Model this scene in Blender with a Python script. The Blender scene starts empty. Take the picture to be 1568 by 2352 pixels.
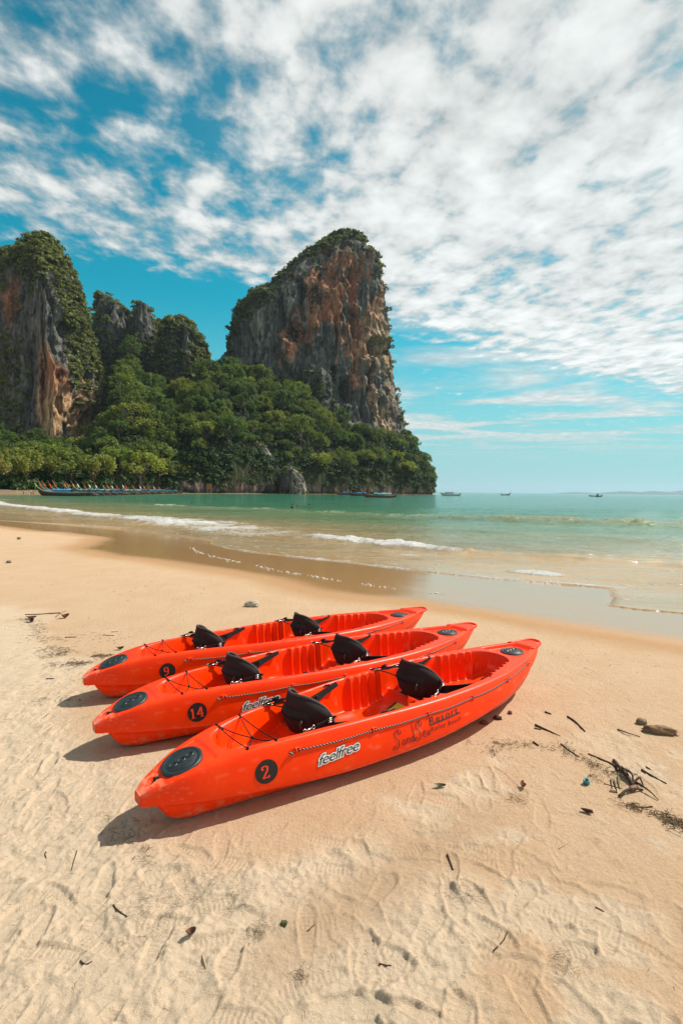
import bpy, math, random
import numpy as np
from mathutils import Matrix, Vector, Euler

rng = np.random.default_rng(7)
random.seed(7)
SC = bpy.context.scene
COL = SC.collection
PI = math.pi

# ------------------------------------------------------------------ camera, sky, sun, exposure
FPX, CAM_H = 1230.0, 1.8                       # focal length for a 1568x2352 picture, eye height
ROLL, PITCH = math.atan(.0126), math.atan(49.1 / FPX)


def ray(x, y):
    dx, dy = x - 784.0, y - 1176.0
    c, s = math.cos(ROLL), math.sin(ROLL)
    rx, ry = c * dx + s * dy, -s * dx + c * dy
    v = (rx, FPX, -ry)
    return (v[0], math.cos(PITCH) * v[1] + math.sin(PITCH) * v[2], -math.sin(PITCH) * v[1] + math.cos(PITCH) * v[2])


def at(x, y, z):
    r = ray(x, y); t = (z - CAM_H) / r[2]
    return (t * r[0], t * r[1], z)


def atY(x, y, Y):
    r = ray(x, y); t = Y / r[1]
    return (t * r[0], Y, CAM_H + t * r[2])


def px_of(X, Y, Z):
    """where a place shows in the 1568x2352 picture (used for mineral stains and painted shade that belong to one part of a cliff)"""
    h = Z - CAM_H; f = math.cos(PITCH) * Y - math.sin(PITCH) * h; u = math.sin(PITCH) * Y + math.cos(PITCH) * h
    rx, ry = FPX * X / f, -FPX * u / f; c, s = math.cos(ROLL), math.sin(ROLL)
    return 784 + c * rx - s * ry, 1176 + s * rx + c * ry


cam_d = bpy.data.cameras.new('camera')
cam = bpy.data.objects.new('camera', cam_d)
COL.objects.link(cam)
cam_d.sensor_fit = 'VERTICAL'; cam_d.sensor_height = 36.0
cam_d.lens = 36.0 * FPX / 2352.0
cam_d.clip_start = .05; cam_d.clip_end = 60000
fwd = Vector(ray(784, 1176)).normalized()
right = (Vector(ray(785, 1176)) - Vector(ray(784, 1176))).normalized()
up = right.cross(fwd)
m = Matrix((right, up, -fwd)).transposed().to_4x4()
m.translation = Vector((0, 0, CAM_H))
cam.matrix_world = m
SC.camera = cam

SUN_AZ, SUN_EL = math.radians(23), math.radians(49)   # azimuth from +X towards +Y
sd_ = Vector((math.cos(SUN_EL) * math.cos(SUN_AZ), math.cos(SUN_EL) * math.sin(SUN_AZ), math.sin(SUN_EL)))
sl = bpy.data.lights.new('sun', 'SUN'); sl.energy = 5.0; sl.angle = math.radians(.53); sl.color = (1.0, .94, .84)
so = bpy.data.objects.new('sun', sl); COL.objects.link(so)
so.rotation_euler = sd_.to_track_quat('Z', 'Y').to_euler()
so.location = (40, 20, 60)

SC.view_settings.view_transform = 'Standard'
SC.view_settings.look = 'None'
SC.view_settings.exposure = 0.4
SC.view_settings.gamma = 1.0
SC.view_settings.use_curve_mapping = False


class NT:
    """small helper to wire a node tree"""
    def __init__(s, tree): s.t = tree; s.n = tree.nodes; s.l = tree.links
    def node(s, kind, **kw):
        n = s.n.new(kind)
        for k, v in kw.items(): setattr(n, k, v)
        return n
    def val(s, sock, v):
        if isinstance(v, bpy.types.NodeSocket): s.l.new(v, sock)
        elif v is not None: sock.default_value = v
    def math(s, op, a, b=None, c=None, clamp=False):
        n = s.node('ShaderNodeMath', operation=op, use_clamp=clamp)
        for i, v in enumerate((a, b, c)): s.val(n.inputs[i], v)
        return n.outputs[0]
    def vmath(s, op, a, b=None):
        n = s.node('ShaderNodeVectorMath', operation=op)
        s.val(n.inputs[0], a); s.val(n.inputs[1], b)
        return n.outputs[0]
    def mix(s, f, a, b, kind='MIX'):
        n = s.node('ShaderNodeMix', data_type='RGBA', blend_type=kind)
        s.val(n.inputs[0], f); s.val(n.inputs[6], a); s.val(n.inputs[7], b)
        return n.outputs[2]
    def step(s, v, lo, hi, a=0., b=1.):
        n = s.node('ShaderNodeMapRange', interpolation_type='SMOOTHSTEP')
        for i, q in enumerate((v, lo, hi, a, b)): s.val(n.inputs[i], q)
        return n.outputs[0]
    def noise(s, vec, scale, detail=4., rough=.55, dist=0., lac=2.):
        n = s.node('ShaderNodeTexNoise', noise_dimensions='3D')
        s.val(n.inputs['Vector'], vec)
        for k, v in (('Scale', scale), ('Detail', detail), ('Roughness', rough), ('Distortion', dist), ('Lacunarity', lac)):
            n.inputs[k].default_value = v
        return n.outputs[0]
    def ramp(s, f, stops):
        n = s.node('ShaderNodeValToRGB')
        e = n.color_ramp.elements
        while len(e) < len(stops): e.new(.5)
        for q, (p, c) in zip(e, stops): q.position = p; q.color = (*c, 1) if len(c) == 3 else c
        s.val(n.inputs[0], f)
        return n.outputs[0]
    def mapping(s, vec, scale=(1, 1, 1), rot=(0, 0, 0), loc=(0, 0, 0)):
        n = s.node('ShaderNodeMapping')
        s.val(n.inputs[0], vec)
        n.inputs['Scale'].default_value = scale; n.inputs['Rotation'].default_value = rot; n.inputs['Location'].default_value = loc
        return n.outputs[0]
    def bump(s, h, strength, dist, normal=None):
        n = s.node('ShaderNodeBump')
        n.inputs['Strength'].default_value = strength; n.inputs['Distance'].default_value = dist
        s.val(n.inputs['Height'], h)
        if normal is not None: s.val(n.inputs['Normal'], normal)
        return n.outputs[0]


def build_world():
    w = bpy.data.worlds.new('World'); SC.world = w
    w.use_nodes = True
    t = NT(w.node_tree); t.n.clear()
    out = t.node('ShaderNodeOutputWorld'); bg = t.node('ShaderNodeBackground')
    STR = .1
    bg.inputs[1].default_value = STR * .76
    t.l.new(bg.outputs[0], out.inputs[0])
    sky = t.node('ShaderNodeTexSky', sky_type='NISHITA')
    sky.sun_disc = False; sky.sun_elevation = SUN_EL; sky.sun_rotation = PI / 2 - SUN_AZ
    sky.ozone_density = 3.0; sky.dust_density = .6; sky.air_density = 1.0; sky.altitude = 0
    tc = t.node('ShaderNodeTexCoord')
    d = t.node('ShaderNodeVectorMath', operation='NORMALIZE'); t.l.new(tc.outputs['Generated'], d.inputs[0])
    sep = t.node('ShaderNodeSeparateXYZ'); t.l.new(d.outputs[0], sep.inputs[0])
    X, Y, Z = sep.outputs
    zc = t.math('MAXIMUM', Z, .012)
    px = t.math('DIVIDE', X, zc); py = t.math('DIVIDE', Y, zc)
    cmb = t.node('ShaderNodeCombineXYZ'); t.l.new(px, cmb.inputs[0]); t.l.new(py, cmb.inputs[1])
    P = cmb.outputs[0]
    # sky colour graded a little towards teal
    blue = t.mix(1.0, sky.outputs[0], (SKYT[0], SKYT[1], SKYT[2], 1), 'MULTIPLY')
    blue = t.mix(t.step(Z, .35, .85, 0, .55), blue, t.mix(1.0, blue, (.35, .45, .52, 1), 'MULTIPLY'))
    # cloud deck: broken altocumulus that ends along one long edge
    warp = t.noise(P, 1.1, 3, .5)
    edge = t.math('SUBTRACT', t.math('ADD', t.math('MULTIPLY', px, .70), 3.05), py)        # >0 inside the deck
    edge = t.math('ADD', edge, t.math('MULTIPLY', t.math('SUBTRACT', warp, .5), 1.1))
    deck = t.step(edge, -.45, .45)
    big = t.noise(t.mapping(P, (1, 1, 1), (0, 0, .5), (3.1, 1.7, 0)), 1.25, 2, .5)
    Pr = t.mapping(P, (1.0, 1.0, 1), (0, 0, -.35))
    cells = t.noise(t.mapping(P, (1.0, .8, 1), (0, 0, -.4), (7.3, 2.2, 0)), 6.8, 6, .54, .15)
    rip = t.noise(t.mapping(P, (1.5, .6, 1), (0, 0, .9), (1.3, 5.2, 0)), 8.0, 3, .5, .3)
    fine = t.noise(P, 26, 4, .6)
    dens = t.math('ADD', t.math('MULTIPLY', cells, 1.5), t.math('MULTIPLY', big, .75))
    dens = t.math('ADD', dens, t.math('MULTIPLY', rip, .55))
    dens = t.math('ADD', dens, t.math('MULTIPLY', fine, .20))
    rightw = t.step(px, -1.0, .5)                                                     # thicker towards the sun side
    thr = t.math('SUBTRACT', 1.455, t.math('MULTIPLY', rightw, .29))
    thr = t.math('ADD', thr, t.math('MULTIPLY', t.step(zc, .58, .80), .15))
    thr = t.math('ADD', thr, t.math('MULTIPLY', t.math('SUBTRACT', 1.0, deck), .62))
    cov = t.step(t.math('SUBTRACT', dens, thr), -.23, .34)
    # thin far streaks beyond the deck's edge, low cumulus near the horizon
    st = t.noise(t.mapping(P, (.30, .40, 1), (0, 0, .25), (2.0, 9.0, 0)), 1.6, 5, .55, .4)
    st = t.math('MULTIPLY', t.step(st, .42, .60), t.step(Z, .04, .13))
    st = t.math('MULTIPLY', st, t.step(px, -.6, .9))
    st = t.math('MULTIPLY', st, .95)
    az = t.math('ARCTAN2', X, Y)
    c2 = t.node('ShaderNodeCombineXYZ'); t.l.new(az, c2.inputs[0]); t.l.new(t.math('MULTIPLY', Z, 1.8), c2.inputs[1])
    cu = t.noise(c2.outputs[0], 9, 5, .55)
    cu = t.math('MULTIPLY', t.step(cu, .57, .68), t.math('MULTIPLY', t.step(Z, .015, .05), t.step(Z, .13, .07)))
    cu = t.math('MULTIPLY', cu, .55)
    cov = t.math('MAXIMUM', cov, t.math('MAXIMUM', st, cu))
    lum = t.math('ADD', t.math('ADD', .60, t.math('MULTIPLY', t.math('SUBTRACT', cells, .5), .70)), t.math('MULTIPLY', t.step(t.math('SUBTRACT', dens, thr), -.1, .55), .16))
    lum = t.math('ADD', lum, t.math('MULTIPLY', t.math('SUBTRACT', fine, .5), .10))
    lum = t.math('ADD', lum, t.math('MULTIPLY', rightw, .05))
    lum = t.math('ADD', lum, t.math('MULTIPLY', t.math('MAXIMUM', st, cu), .14))
    cc = t.node('ShaderNodeCombineColor')
    t.val(cc.inputs[0], t.math('MULTIPLY', lum, .97 / STR)); t.val(cc.inputs[1], t.math('MULTIPLY', lum, 1.0 / STR)); t.val(cc.inputs[2], t.math('MULTIPLY', lum, .985 / STR))
    # pale air low over the sea
    hz = t.step(Z, .34, .0)
    base = t.mix(t.math('MULTIPLY', hz, .88), blue, (.40 / STR, .62 / STR, .67 / STR, 1))
    fin = t.mix(t.math('MULTIPLY', cov, .97), base, cc.outputs[0])
    t.l.new(fin, bg.inputs[0])


SKYT = (.06, 1.42, 1.20)
build_world()


# ------------------------------------------------------------------ noise and mesh helpers
_perm = np.random.default_rng(11).permutation(256).astype(np.int32)
_perm = np.concatenate([_perm, _perm, _perm])
_g = np.random.default_rng(5).normal(size=(256, 3)).astype(np.float32)
_g /= np.linalg.norm(_g, axis=1, keepdims=True)


def perlin(x, y, z=0.0):
    x = np.asarray(x, np.float32); y = np.asarray(y, np.float32); z = np.asarray(z, np.float32)
    x, y, z = np.broadcast_arrays(x, y, z)
    xi, yi, zi = np.floor(x), np.floor(y), np.floor(z)
    fx, fy, fz = x - xi, y - yi, z - zi
    xi = xi.astype(np.int32) & 255; yi = yi.astype(np.int32) & 255; zi = zi.astype(np.int32) & 255
    u, v, w = (t * t * t * (t * (t * 6 - 15) + 10) for t in (fx, fy, fz))
    out = 0
    for dz in (0, 1):
        wz = w if dz else 1 - w
        for dy in (0, 1):
            wy = v if dy else 1 - v
            for dx in (0, 1):
                wx = u if dx else 1 - u
                g = _g[_perm[_perm[_perm[xi + dx] + yi + dy] + zi + dz]]
                out = out + wx * wy * wz * (g[..., 0] * (fx - dx) + g[..., 1] * (fy - dy) + g[..., 2] * (fz - dz))
    return out * 1.6


def fbm(x, y, z=0.0, oct=4, gain=.5, lac=2.03):
    a, s, f = 1.0, 0, 1.0
    for i in range(oct):
        s = s + a * perlin(np.asarray(x) * f + 17.3 * i, np.asarray(y) * f - 9.1 * i, np.asarray(z) * f + 3.7 * i)
        a *= gain; f *= lac
    return s


def sstep(x, a, b):
    t = np.clip((np.asarray(x) - a) / (b - a), 0, 1)
    return t * t * (3 - 2 * t)


def crom(xs, ys, x):
    """smooth monotone-ish cubic through points"""
    xs = np.asarray(xs, float); ys = np.asarray(ys, float); x = np.clip(np.asarray(x, float), xs[0], xs[-1])
    h = np.diff(xs); dl = np.diff(ys) / h
    mm = np.zeros_like(ys)
    mm[1:-1] = np.where(dl[:-1] * dl[1:] > 0, 2 * dl[:-1] * dl[1:] / (dl[:-1] + dl[1:] + 1e-12), 0)
    mm[0], mm[-1] = dl[0], dl[-1]
    i = np.clip(np.searchsorted(xs, x, side='right') - 1, 0, len(h) - 1)
    t = (x - xs[i]) / h[i]
    return ((2 * t**3 - 3 * t**2 + 1) * ys[i] + (t**3 - 2 * t**2 + t) * h[i] * mm[i]
            + (-2 * t**3 + 3 * t**2) * ys[i + 1] + (t**3 - t**2) * h[i] * mm[i + 1])


def mesh_np(name, V, quads=None, tris=None, smooth=True, attrs=None, colors=None):
    me = bpy.data.meshes.new(name)
    V = np.asarray(V, np.float32).reshape(-1, 3)
    loops, starts, n = [], [], 0
    if quads is not None and len(quads):
        q = np.asarray(quads, np.int32); loops.append(q.ravel()); starts.append(np.arange(len(q)) * 4); n = len(q) * 4
    if tris is not None and len(tris):
        q = np.asarray(tris, np.int32); loops.append(q.ravel()); starts.append(n + np.arange(len(q)) * 3)
    loops = np.concatenate(loops); starts = np.concatenate(starts)
    me.vertices.add(len(V)); me.vertices.foreach_set('co', V.ravel())
    me.loops.add(len(loops)); me.loops.foreach_set('vertex_index', loops)
    me.polygons.add(len(starts)); me.polygons.foreach_set('loop_start', starts.astype(np.int32))
    me.update(calc_edges=True)
    me.polygons.foreach_set('use_smooth', np.full(len(starts), smooth))
    for k, a in (attrs or {}).items():
        at_ = me.attributes.new(k, 'FLOAT', 'POINT'); at_.data.foreach_set('value', np.asarray(a, np.float32).ravel())
    for k, c in (colors or {}).items():
        c = np.asarray(c, np.float32).reshape(-1, 3); c4 = np.ones((len(c), 4), np.float32); c4[:, :3] = np.clip(c, 0, 1)
        at_ = me.attributes.new(k, 'FLOAT_COLOR', 'POINT'); at_.data.foreach_set('color', c4.ravel())
    return me


def grid_quads(nr, nc, wrap=False):
    i = np.arange(nr - 1)[:, None]; j = np.arange(nc if wrap else nc - 1)[None, :]
    j2 = (j + 1) % nc
    return np.stack([i * nc + j, i * nc + j2, (i + 1) * nc + j2, (i + 1) * nc + j], -1).reshape(-1, 4)


def obj(name, me, mat=None, parent=None, label=None, cat=None, group=None, kind=None, loc=None, rot=None):
    o = bpy.data.objects.new(name, me); COL.objects.link(o)
    if mat is not None and me is not None and not me.materials: me.materials.append(mat)
    if parent is not None: o.parent = parent
    tag(o, label, cat, group, kind)
    if loc is not None: o.location = loc
    if rot is not None: o.rotation_euler = rot
    return o


def tag(o, label=None, cat=None, group=None, kind=None):
    if label: o['label'] = label
    if cat: o['category'] = cat
    if group: o['group'] = group
    if kind: o['kind'] = kind


def empty(name, loc=(0, 0, 0), rz=0.0, label=None, cat=None, group=None):
    o = bpy.data.objects.new(name, None); COL.objects.link(o)
    o.empty_display_size = .1
    o.location = loc; o.rotation_euler = (0, 0, rz); tag(o, label, cat, group)
    return o


def children(o): return [c for c in bpy.data.objects if c.parent == o]


def copy_tree(o, kids, parent=None):
    c = o.copy(); COL.objects.link(c)
    if parent is not None: c.parent = parent
    for k in kids.get(o.name, ()): copy_tree(k, kids, c)
    return c


def kid_map(o):
    m, stack = {}, [o]
    while stack:
        q = stack.pop(); m[q.name] = children(q); stack += m[q.name]
    return m


class MB:
    """collects shapes into one mesh"""
    def __init__(s): s.V, s.Q, s.T, s.n = [], [], [], 0
    def add(s, V, Q=None, T=None):
        V = np.asarray(V, float).reshape(-1, 3); s.V.append(V)
        if Q is not None and len(Q): s.Q.append(np.asarray(Q) + s.n)
        if T is not None and len(T): s.T.append(np.asarray(T) + s.n)
        s.n += len(V); return s
    def box(s, c, d, rz=0, M=None):
        x, y, z = np.array(d) / 2
        V = np.array([(a * x, b * y, e * z) for e in (-1, 1) for b in (-1, 1) for a in (-1, 1)], float)
        if rz: V[:, :2] = V[:, :2] @ np.array([[math.cos(rz), math.sin(rz)], [-math.sin(rz), math.cos(rz)]])
        if M is not None: V = V @ np.array(M).T
        return s.add(V + np.array(c), [(0, 2, 3, 1), (4, 5, 7, 6), (0, 1, 5, 4), (2, 6, 7, 3), (0, 4, 6, 2), (1, 3, 7, 5)])
    def tube(s, pts, r, n=6, cap=True, closed=False):
        P = np.asarray(pts, float); m_ = len(P)
        r = np.broadcast_to(np.asarray(r, float), (m_,))
        T = np.roll(P, -1, 0) - np.roll(P, 1, 0) if closed else np.gradient(P, axis=0)
        T /= np.linalg.norm(T, axis=1, keepdims=True) + 1e-12
        ref = np.array((0, 0, 1.)) if abs(T[:, 2]).mean() < .8 else np.array((1., 0, 0))
        A = np.cross(T, ref); A /= np.linalg.norm(A, axis=1, keepdims=True) + 1e-9
        B = np.cross(T, A)
        th = np.arange(n) / n * 2 * PI
        V = P[:, None] + r[:, None, None] * (A[:, None] * np.cos(th)[None, :, None] + B[:, None] * np.sin(th)[None, :, None])
        Q = grid_quads(m_, n, True)
        if closed:
            Q = np.concatenate([Q, [[(m_ - 1) * n + j, (m_ - 1) * n + (j + 1) % n, (j + 1) % n, j] for j in range(n)]])
        Tt = []
        if cap and not closed:
            for k, b in ((0, 0), (m_ - 1, (m_ - 1) * n)):
                for j in range(1, n - 1): Tt.append((b, b + j, b + j + 1) if k else (b, b + j + 1, b + j))
        return s.add(V.reshape(-1, 3), Q, Tt)
    def lathe(s, prof, n=24, c=(0, 0, 0), M=None):
        pr = np.asarray(prof, float); th = np.arange(n) / n * 2 * PI
        V = np.stack([pr[:, 0, None] * np.cos(th), pr[:, 0, None] * np.sin(th), np.repeat(pr[:, 1, None], n, 1)], -1).reshape(-1, 3)
        if M is not None: V = V @ np.array(M).T
        return s.add(V + np.array(c), grid_quads(len(pr), n, True))
    def ball(s, c, r, n=8, k=6):
        ph = np.linspace(-PI / 2 + .05, PI / 2 - .05, k); r = np.broadcast_to(np.asarray(r, float), (3,))
        th = np.arange(n) / n * 2 * PI
        V = np.stack([np.cos(ph)[:, None] * np.cos(th), np.cos(ph)[:, None] * np.sin(th), np.repeat(np.sin(ph)[:, None], n, 1)], -1).reshape(-1, 3) * r
        T = [(0, j + 1, j) for j in range(1, n - 1)] + [((k - 1) * n, (k - 1) * n + j, (k - 1) * n + j + 1) for j in range(1, n - 1)]
        return s.add(V + np.array(c), grid_quads(k, n, True), T)
    def mesh(s, name, smooth=True):
        return mesh_np(name, np.concatenate(s.V), np.concatenate(s.Q) if s.Q else None, np.concatenate(s.T) if s.T else None, smooth)
    def build(s, name, mat, parent=None, smooth=True, **kw): return obj(name, s.mesh(name, smooth), mat, parent, **kw)


def new_mat(name):
    m_ = bpy.data.materials.new(name); m_.use_nodes = True
    t = NT(m_.node_tree); b = t.n['Principled BSDF']
    return m_, t, b


def simple(name, col, rough=.6, spec=.5, metal=0., var=.12, scale=8., bump=0., bscale=60., sss=0):
    m_, t, b = new_mat(name)
    tc = t.node('ShaderNodeTexCoord')
    n = t.noise(tc.outputs['Object'], scale, 4, .6)
    lo = tuple(c * (1 - var) for c in col) + (1,); hi = tuple(min(1, c * (1 + var)) for c in col) + (1,)
    t.l.new(t.mix(n, lo, hi), b.inputs['Base Color'])
    b.inputs['Roughness'].default_value = rough; b.inputs['Metallic'].default_value = metal
    b.inputs['Specular IOR Level'].default_value = spec
    if bump:
        t.l.new(t.bump(t.noise(tc.outputs['Object'], bscale, 4, .6), bump, .01), b.inputs['Normal'])
    return m_


def attr(t, name, vec=False):
    n = t.node('ShaderNodeAttribute', attribute_name=name)
    return n.outputs['Color'] if vec else n.outputs['Fac']


def pip(px, py, poly):
    """points in polygon"""
    ins = np.zeros(px.shape, bool); n = len(poly)
    for i in range(n):
        (x1, y1), (x2, y2) = poly[i], poly[(i + 1) % n]
        if y1 == y2: continue
        c = ((y1 > py) != (y2 > py)) & (px < (x2 - x1) * (py - y1) / (y2 - y1) + x1)
        ins ^= c
    return ins


def pdist(px, py, line):
    d2 = np.full(px.shape, 1e18)
    for (x1, y1), (x2, y2) in zip(line[:-1], line[1:]):
        dx, dy = x2 - x1, y2 - y1
        t = np.clip(((px - x1) * dx + (py - y1) * dy) / (dx * dx + dy * dy), 0, 1)
        d2 = np.minimum(d2, (px - x1 - t * dx) ** 2 + (py - y1 - t * dy) ** 2)
    return np.sqrt(d2)
# ------------------------------------------------------------------ beach and sea
SEA = -.40
# water's edge, from the far rocks round the cove to the near right
ROCKS = [(110, 520), (76, 470), (66, 440), (56, 415), (38, 385), (10, 350), (-21, 315), (-42, 290), (-56, 266), (-67, 254), (-78, 245)]
COVE = [(-81, 215), (-84, 185), (-88, 165), (-97, 150), (-104, 122), (-62, 73)]
NEAR = [(-21.65, 33.92), (-16.67, 31.8), (-12.08, 29.62), (-8.6, 26.4), (-6.78, 24.23), (-5.6, 22.9), (-5.15, 21.0), (-4.06, 18.9), (-3.02, 17.73), (-.33, 15.86),
        (1.3, 14.61), (2.24, 13.86), (3.5, 13.0), (4.71, 12.5), (6.0, 12.0), (5.3, 10.4), (4.75, 9.5), (5.1, 9.2), (6.2, 8.8), (9, 7.2), (14, 4), (30, -8), (120, -75)]
EDGE = ROCKS + COVE + NEAR
LAND = EDGE + [(120, -9000), (-9000, -9000), (-9000, 9000), (110, 9000)]
def shore_s(x, y): return .604 * x + .795 * y


def sand_z(x, y):
    s = shore_s(x, y)
    near = -.05 * np.log1p(np.exp(np.clip((s - 6.5) / .8, -30, 30))) * .8
    near = np.maximum(near, -3)
    far = sstep(y, 45, 70) + 0 * x
    if np.any(far > 0):
        ins = pip(x, y, LAND); d = pdist(x, y, EDGE)
        sdv = np.where(ins, d, -d)
        fz = np.where(sdv > 0, np.minimum(sdv * .07, 1.6), np.maximum(sdv * .06, -3)) + SEA
        near = near * (1 - far) + fz * far
    return near


def ground_at(x, y):
    z = 0.0
    for _ in range(8):
        q = at(x, y, z); z = .5 * z + .5 * float(sand_z(np.array(q[0]), np.array(q[1])))
    return (q[0], q[1])


# where the wet shiny sand begins
WETL = [(-60, 60), (-30, 36)] + [ground_at(*p) for p in ((0, 1214), (53, 1221), (107, 1223), (187, 1234), (160, 1246), (117, 1260), (200, 1280), (300, 1291), (367, 1302), (460, 1316), (557, 1333), (657, 1366), (757, 1384), (917, 1396), (1060, 1420), (1240, 1455), (1568, 1510))] + [(16, -4), (40, -22)]


def axis_steps(lo, hi, fine_lo, fine_hi, fine, grow=1.09, cap=400):
    a = list(np.arange(fine_lo, fine_hi, fine)); st = fine
    x = a[-1]
    while x < hi: st = min(st * grow, cap); x += st; a.append(x)
    st = fine; x = a[0]; b = []
    while x > lo: st = min(st * grow, cap); x -= st; b.append(x)
    return np.array(b[::-1] + a)


def build_sand():
    xs = axis_steps(-6000, 140, -2.5, 2.5, .0068, 1.03)
    ys = [1.35]
    while ys[-1] < 7.2: ys.append(ys[-1] + max(.0052, .0036 * ys[-1]))
    while ys[-1] < 420: ys.append(ys[-1] * 1.018)
    ys = np.array(ys); low = [1.35]; st = .05
    while low[-1] > -6000: low.append(low[-1] - st); st = min(st * 1.25, 500)
    ys = np.concatenate([np.array(low[:0:-1]), ys])
    X, Y = np.meshgrid(xs, ys)
    X = X.astype(float); Y = Y.astype(float)
    Z = sand_z(X, Y)
    S = shore_s(X, Y)
    # --- state of the sand
    wet_in = pdist(X, Y, WETL) * np.where(S > 0, 1, 1)
    side = pip(X, Y, WETL + [(9000, -3000), (9000, 9000), (-9000, 9000)])
    wd = np.where(side, wet_in, -wet_in)
    wd = wd + .35 * fbm(X * .9 + Y * .3, Y * .5, oct=3) * np.clip(.15 + .1 * np.abs(wd), 0, 1) * 1.2
    wet = sstep(wd, -.35, .75)
    wet = np.where(Y > 60, 0, wet)
    nz = fbm(X * 1.1, Y * 1.1, 3.1, oct=4)
    # dry pale sand lies to the left and in front; the rest is damp
    dl = pdist(X, Y, DRYL); din = pip(X, Y, DRYL + [(.6, -30), (-60, -30)])
    dd = np.where(din, dl, -dl) + .45 * nz
    dry = sstep(dd, -.25, .28)
    patch = sstep(fbm(X * 1.7 + 9, Y * 2.1, 1.7, oct=4) - .05, .05, .45) * sstep(Y, 4.6, 3.0) * .85
    dry = np.maximum(dry, patch * (1 - wet))
    drag = np.exp(-(((X - .15) * .64 - (Y - 2.35) * .77) / .16) ** 2) * sstep(X, -.5, -.1) * sstep(X, 1.1, .6)
    dry = dry * (1 - .8 * np.clip(drag, 0, 1))
    dry = np.where(Y > 60, .5, dry)
    # --- relief
    m_ = (X > -5) & (X < 5) & (Y > 1) & (Y < 9)
    x, y = X[m_], Y[m_]; w = dry[m_]; h = np.zeros_like(x)
    rough = (.25 + .75 * w) * sstep(wet[m_], .5, 0) 
    rough *= .35 + .65 * sstep(y, 6.5, 4.0)
    h += rough * (.010 * fbm(x * 3.3, y * 3.3, .3, oct=3) + .0085 * fbm(x * 10, y * 10, 5, oct=3, gain=.6) + .0030 * fbm(x * 32, y * 32, 2, oct=2))
    dm = fbm(x * 6.5 + .5 * perlin(x * 3, y * 3, 1), y * 6.5, 21., oct=3); h += rough * .012 * np.clip(dm, -.45, .15)
    h += .0016 * fbm(x * 14, y * 14, 8, oct=3)
    crumb = np.clip(perlin(x * 24, y * 24, 4.4) - .25, 0, 1) * np.clip(perlin(x * 3.2, y * 3.2, 7.7) + .1, 0, 1)
    h += .026 * crumb * (.35 + .65 * w)
    clod = np.clip(perlin(x * 42, y * 42, 1.4) - .30, 0, 1) * sstep(fbm(x * 2.1, y * 2.1, 3.3, oct=3), -.05, .5)
    h += .020 * clod * (.3 + .7 * w) * sstep(y, 7, 4)
    # crusty broken ridges where the surface has been kicked up
    rid = 1 - np.abs(perlin(x * 5 + .6 * perlin(x * 9, y * 9), y * 5, 12.)); rid = np.clip(rid - .80, 0, 1) / .2
    h += .006 * rid * np.clip(perlin(x * 1.6, y * 1.6, 2.2) + .15, 0, 1) * rough
    r2 = np.random.default_rng(21)
    prints = [(-.75, 1.62, 2.9, .15), (-.05, 1.78, .3, .0), (.42, 1.72, 1.2, .1), (.95, 2.3, .5, 1), (.35, 2.62, .3, 1), (1.32, 2.9, -.4, 1), (.72, 2.45, 2.4, 0), (1.6, 2.25, 2.6, 1),
              (1.25, 1.72, .9, 1), (.15, 2.0, 1.9, 0), (-.55, 2.25, .4, 1), (.62, 2.95, .2, 1), (-1.15, 2.7, 1.2, 1), (-1.0, 2.05, 1.4, 1), (.95, 1.62, 2.0, 1), (1.05, 3.1, .7, 0), (.2, 2.35, 1.0, 1)]
    for k in range(300):
        yy = r2.uniform(1.5, 7.5) if k > 170 else r2.uniform(1.45, 3.6)
        xx = r2.uniform(-.72 * yy, .72 * yy)
        prints.append((xx, yy, r2.uniform(0, 2 * PI), r2.choice([0, 1, 1])))
    for (cx, cy, a, kind) in prints:
        near = np.abs(x - cx) + np.abs(y - cy) < .45
        if not near.any(): continue
        gx, gy = x[near] - cx, y[near] - cy
        p = gx * math.cos(a) + gy * math.sin(a); q = -gx * math.sin(a) + gy * math.cos(a)
        L, W = .13 * r2.uniform(.85, 1.1), .044
        wq = W * (1 + .18 * np.sin(p / L * 2.2 - .6))
        r = np.sqrt((p / L) ** 2 + (q / wq) ** 2) + .16 * fbm(x[near] * 13, y[near] * 13, cx, oct=2)
        sl_ = float(np.clip(.3 + .7 * w[near].mean(), 0, 1)) * (1.0 if cy < 5 else .6)
        dep = r2.uniform(.004, .012) * sl_
        ins = sstep(r, 1.03, .84); rim = np.exp(-((r - 1.12) / .10) ** 2)
        dh = -dep * ins + dep * .55 * rim * (1 + .5 * perlin(gx * 20, gy * 20, cy))
        if kind > .5:                                                # tread of a sole
            tr = np.sin(p * 2 * PI / .021 + 1.2 * np.abs(q) / W * 2)
            dh += ins * .0036 * tr * sl_
        else:
            dh += -dep * .5 * np.exp(-(((p + .55 * L) / .04) ** 2 + (q / .035) ** 2)) - dep * .35 * np.exp(-(((p - .5 * L) / .05) ** 2 + (q / .04) ** 2))
        keep = sstep(np.minimum(1, wet[m_][near]), .4, 0)
        hh = h[near] * (1 - .6 * ins) + dh * keep
        h[near] = hh
    # broad scuffs
    for k in range(26):
        cy = r2.uniform(1.3, 4.5); cx = r2.uniform(-.75 * cy, .75 * cy); a = r2.uniform(0, 2 * PI)
        near = np.abs(x - cx) + np.abs(y - cy) < .7
        if not near.any(): continue
        gx, gy = x[near] - cx, y[near] - cy
        p = gx * math.cos(a) + gy * math.sin(a); q = -gx * math.sin(a) + gy * math.cos(a)
        p = p + 1.5 * q * q
        A = r2.uniform(.003, .008)
        h[near] += A * (np.exp(-((p / .05) ** 2 + (q / .2) ** 2)) - np.exp(-(((p - .08) / .06) ** 2 + (q / .2) ** 2))) * (.3 + .7 * w[near])
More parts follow.
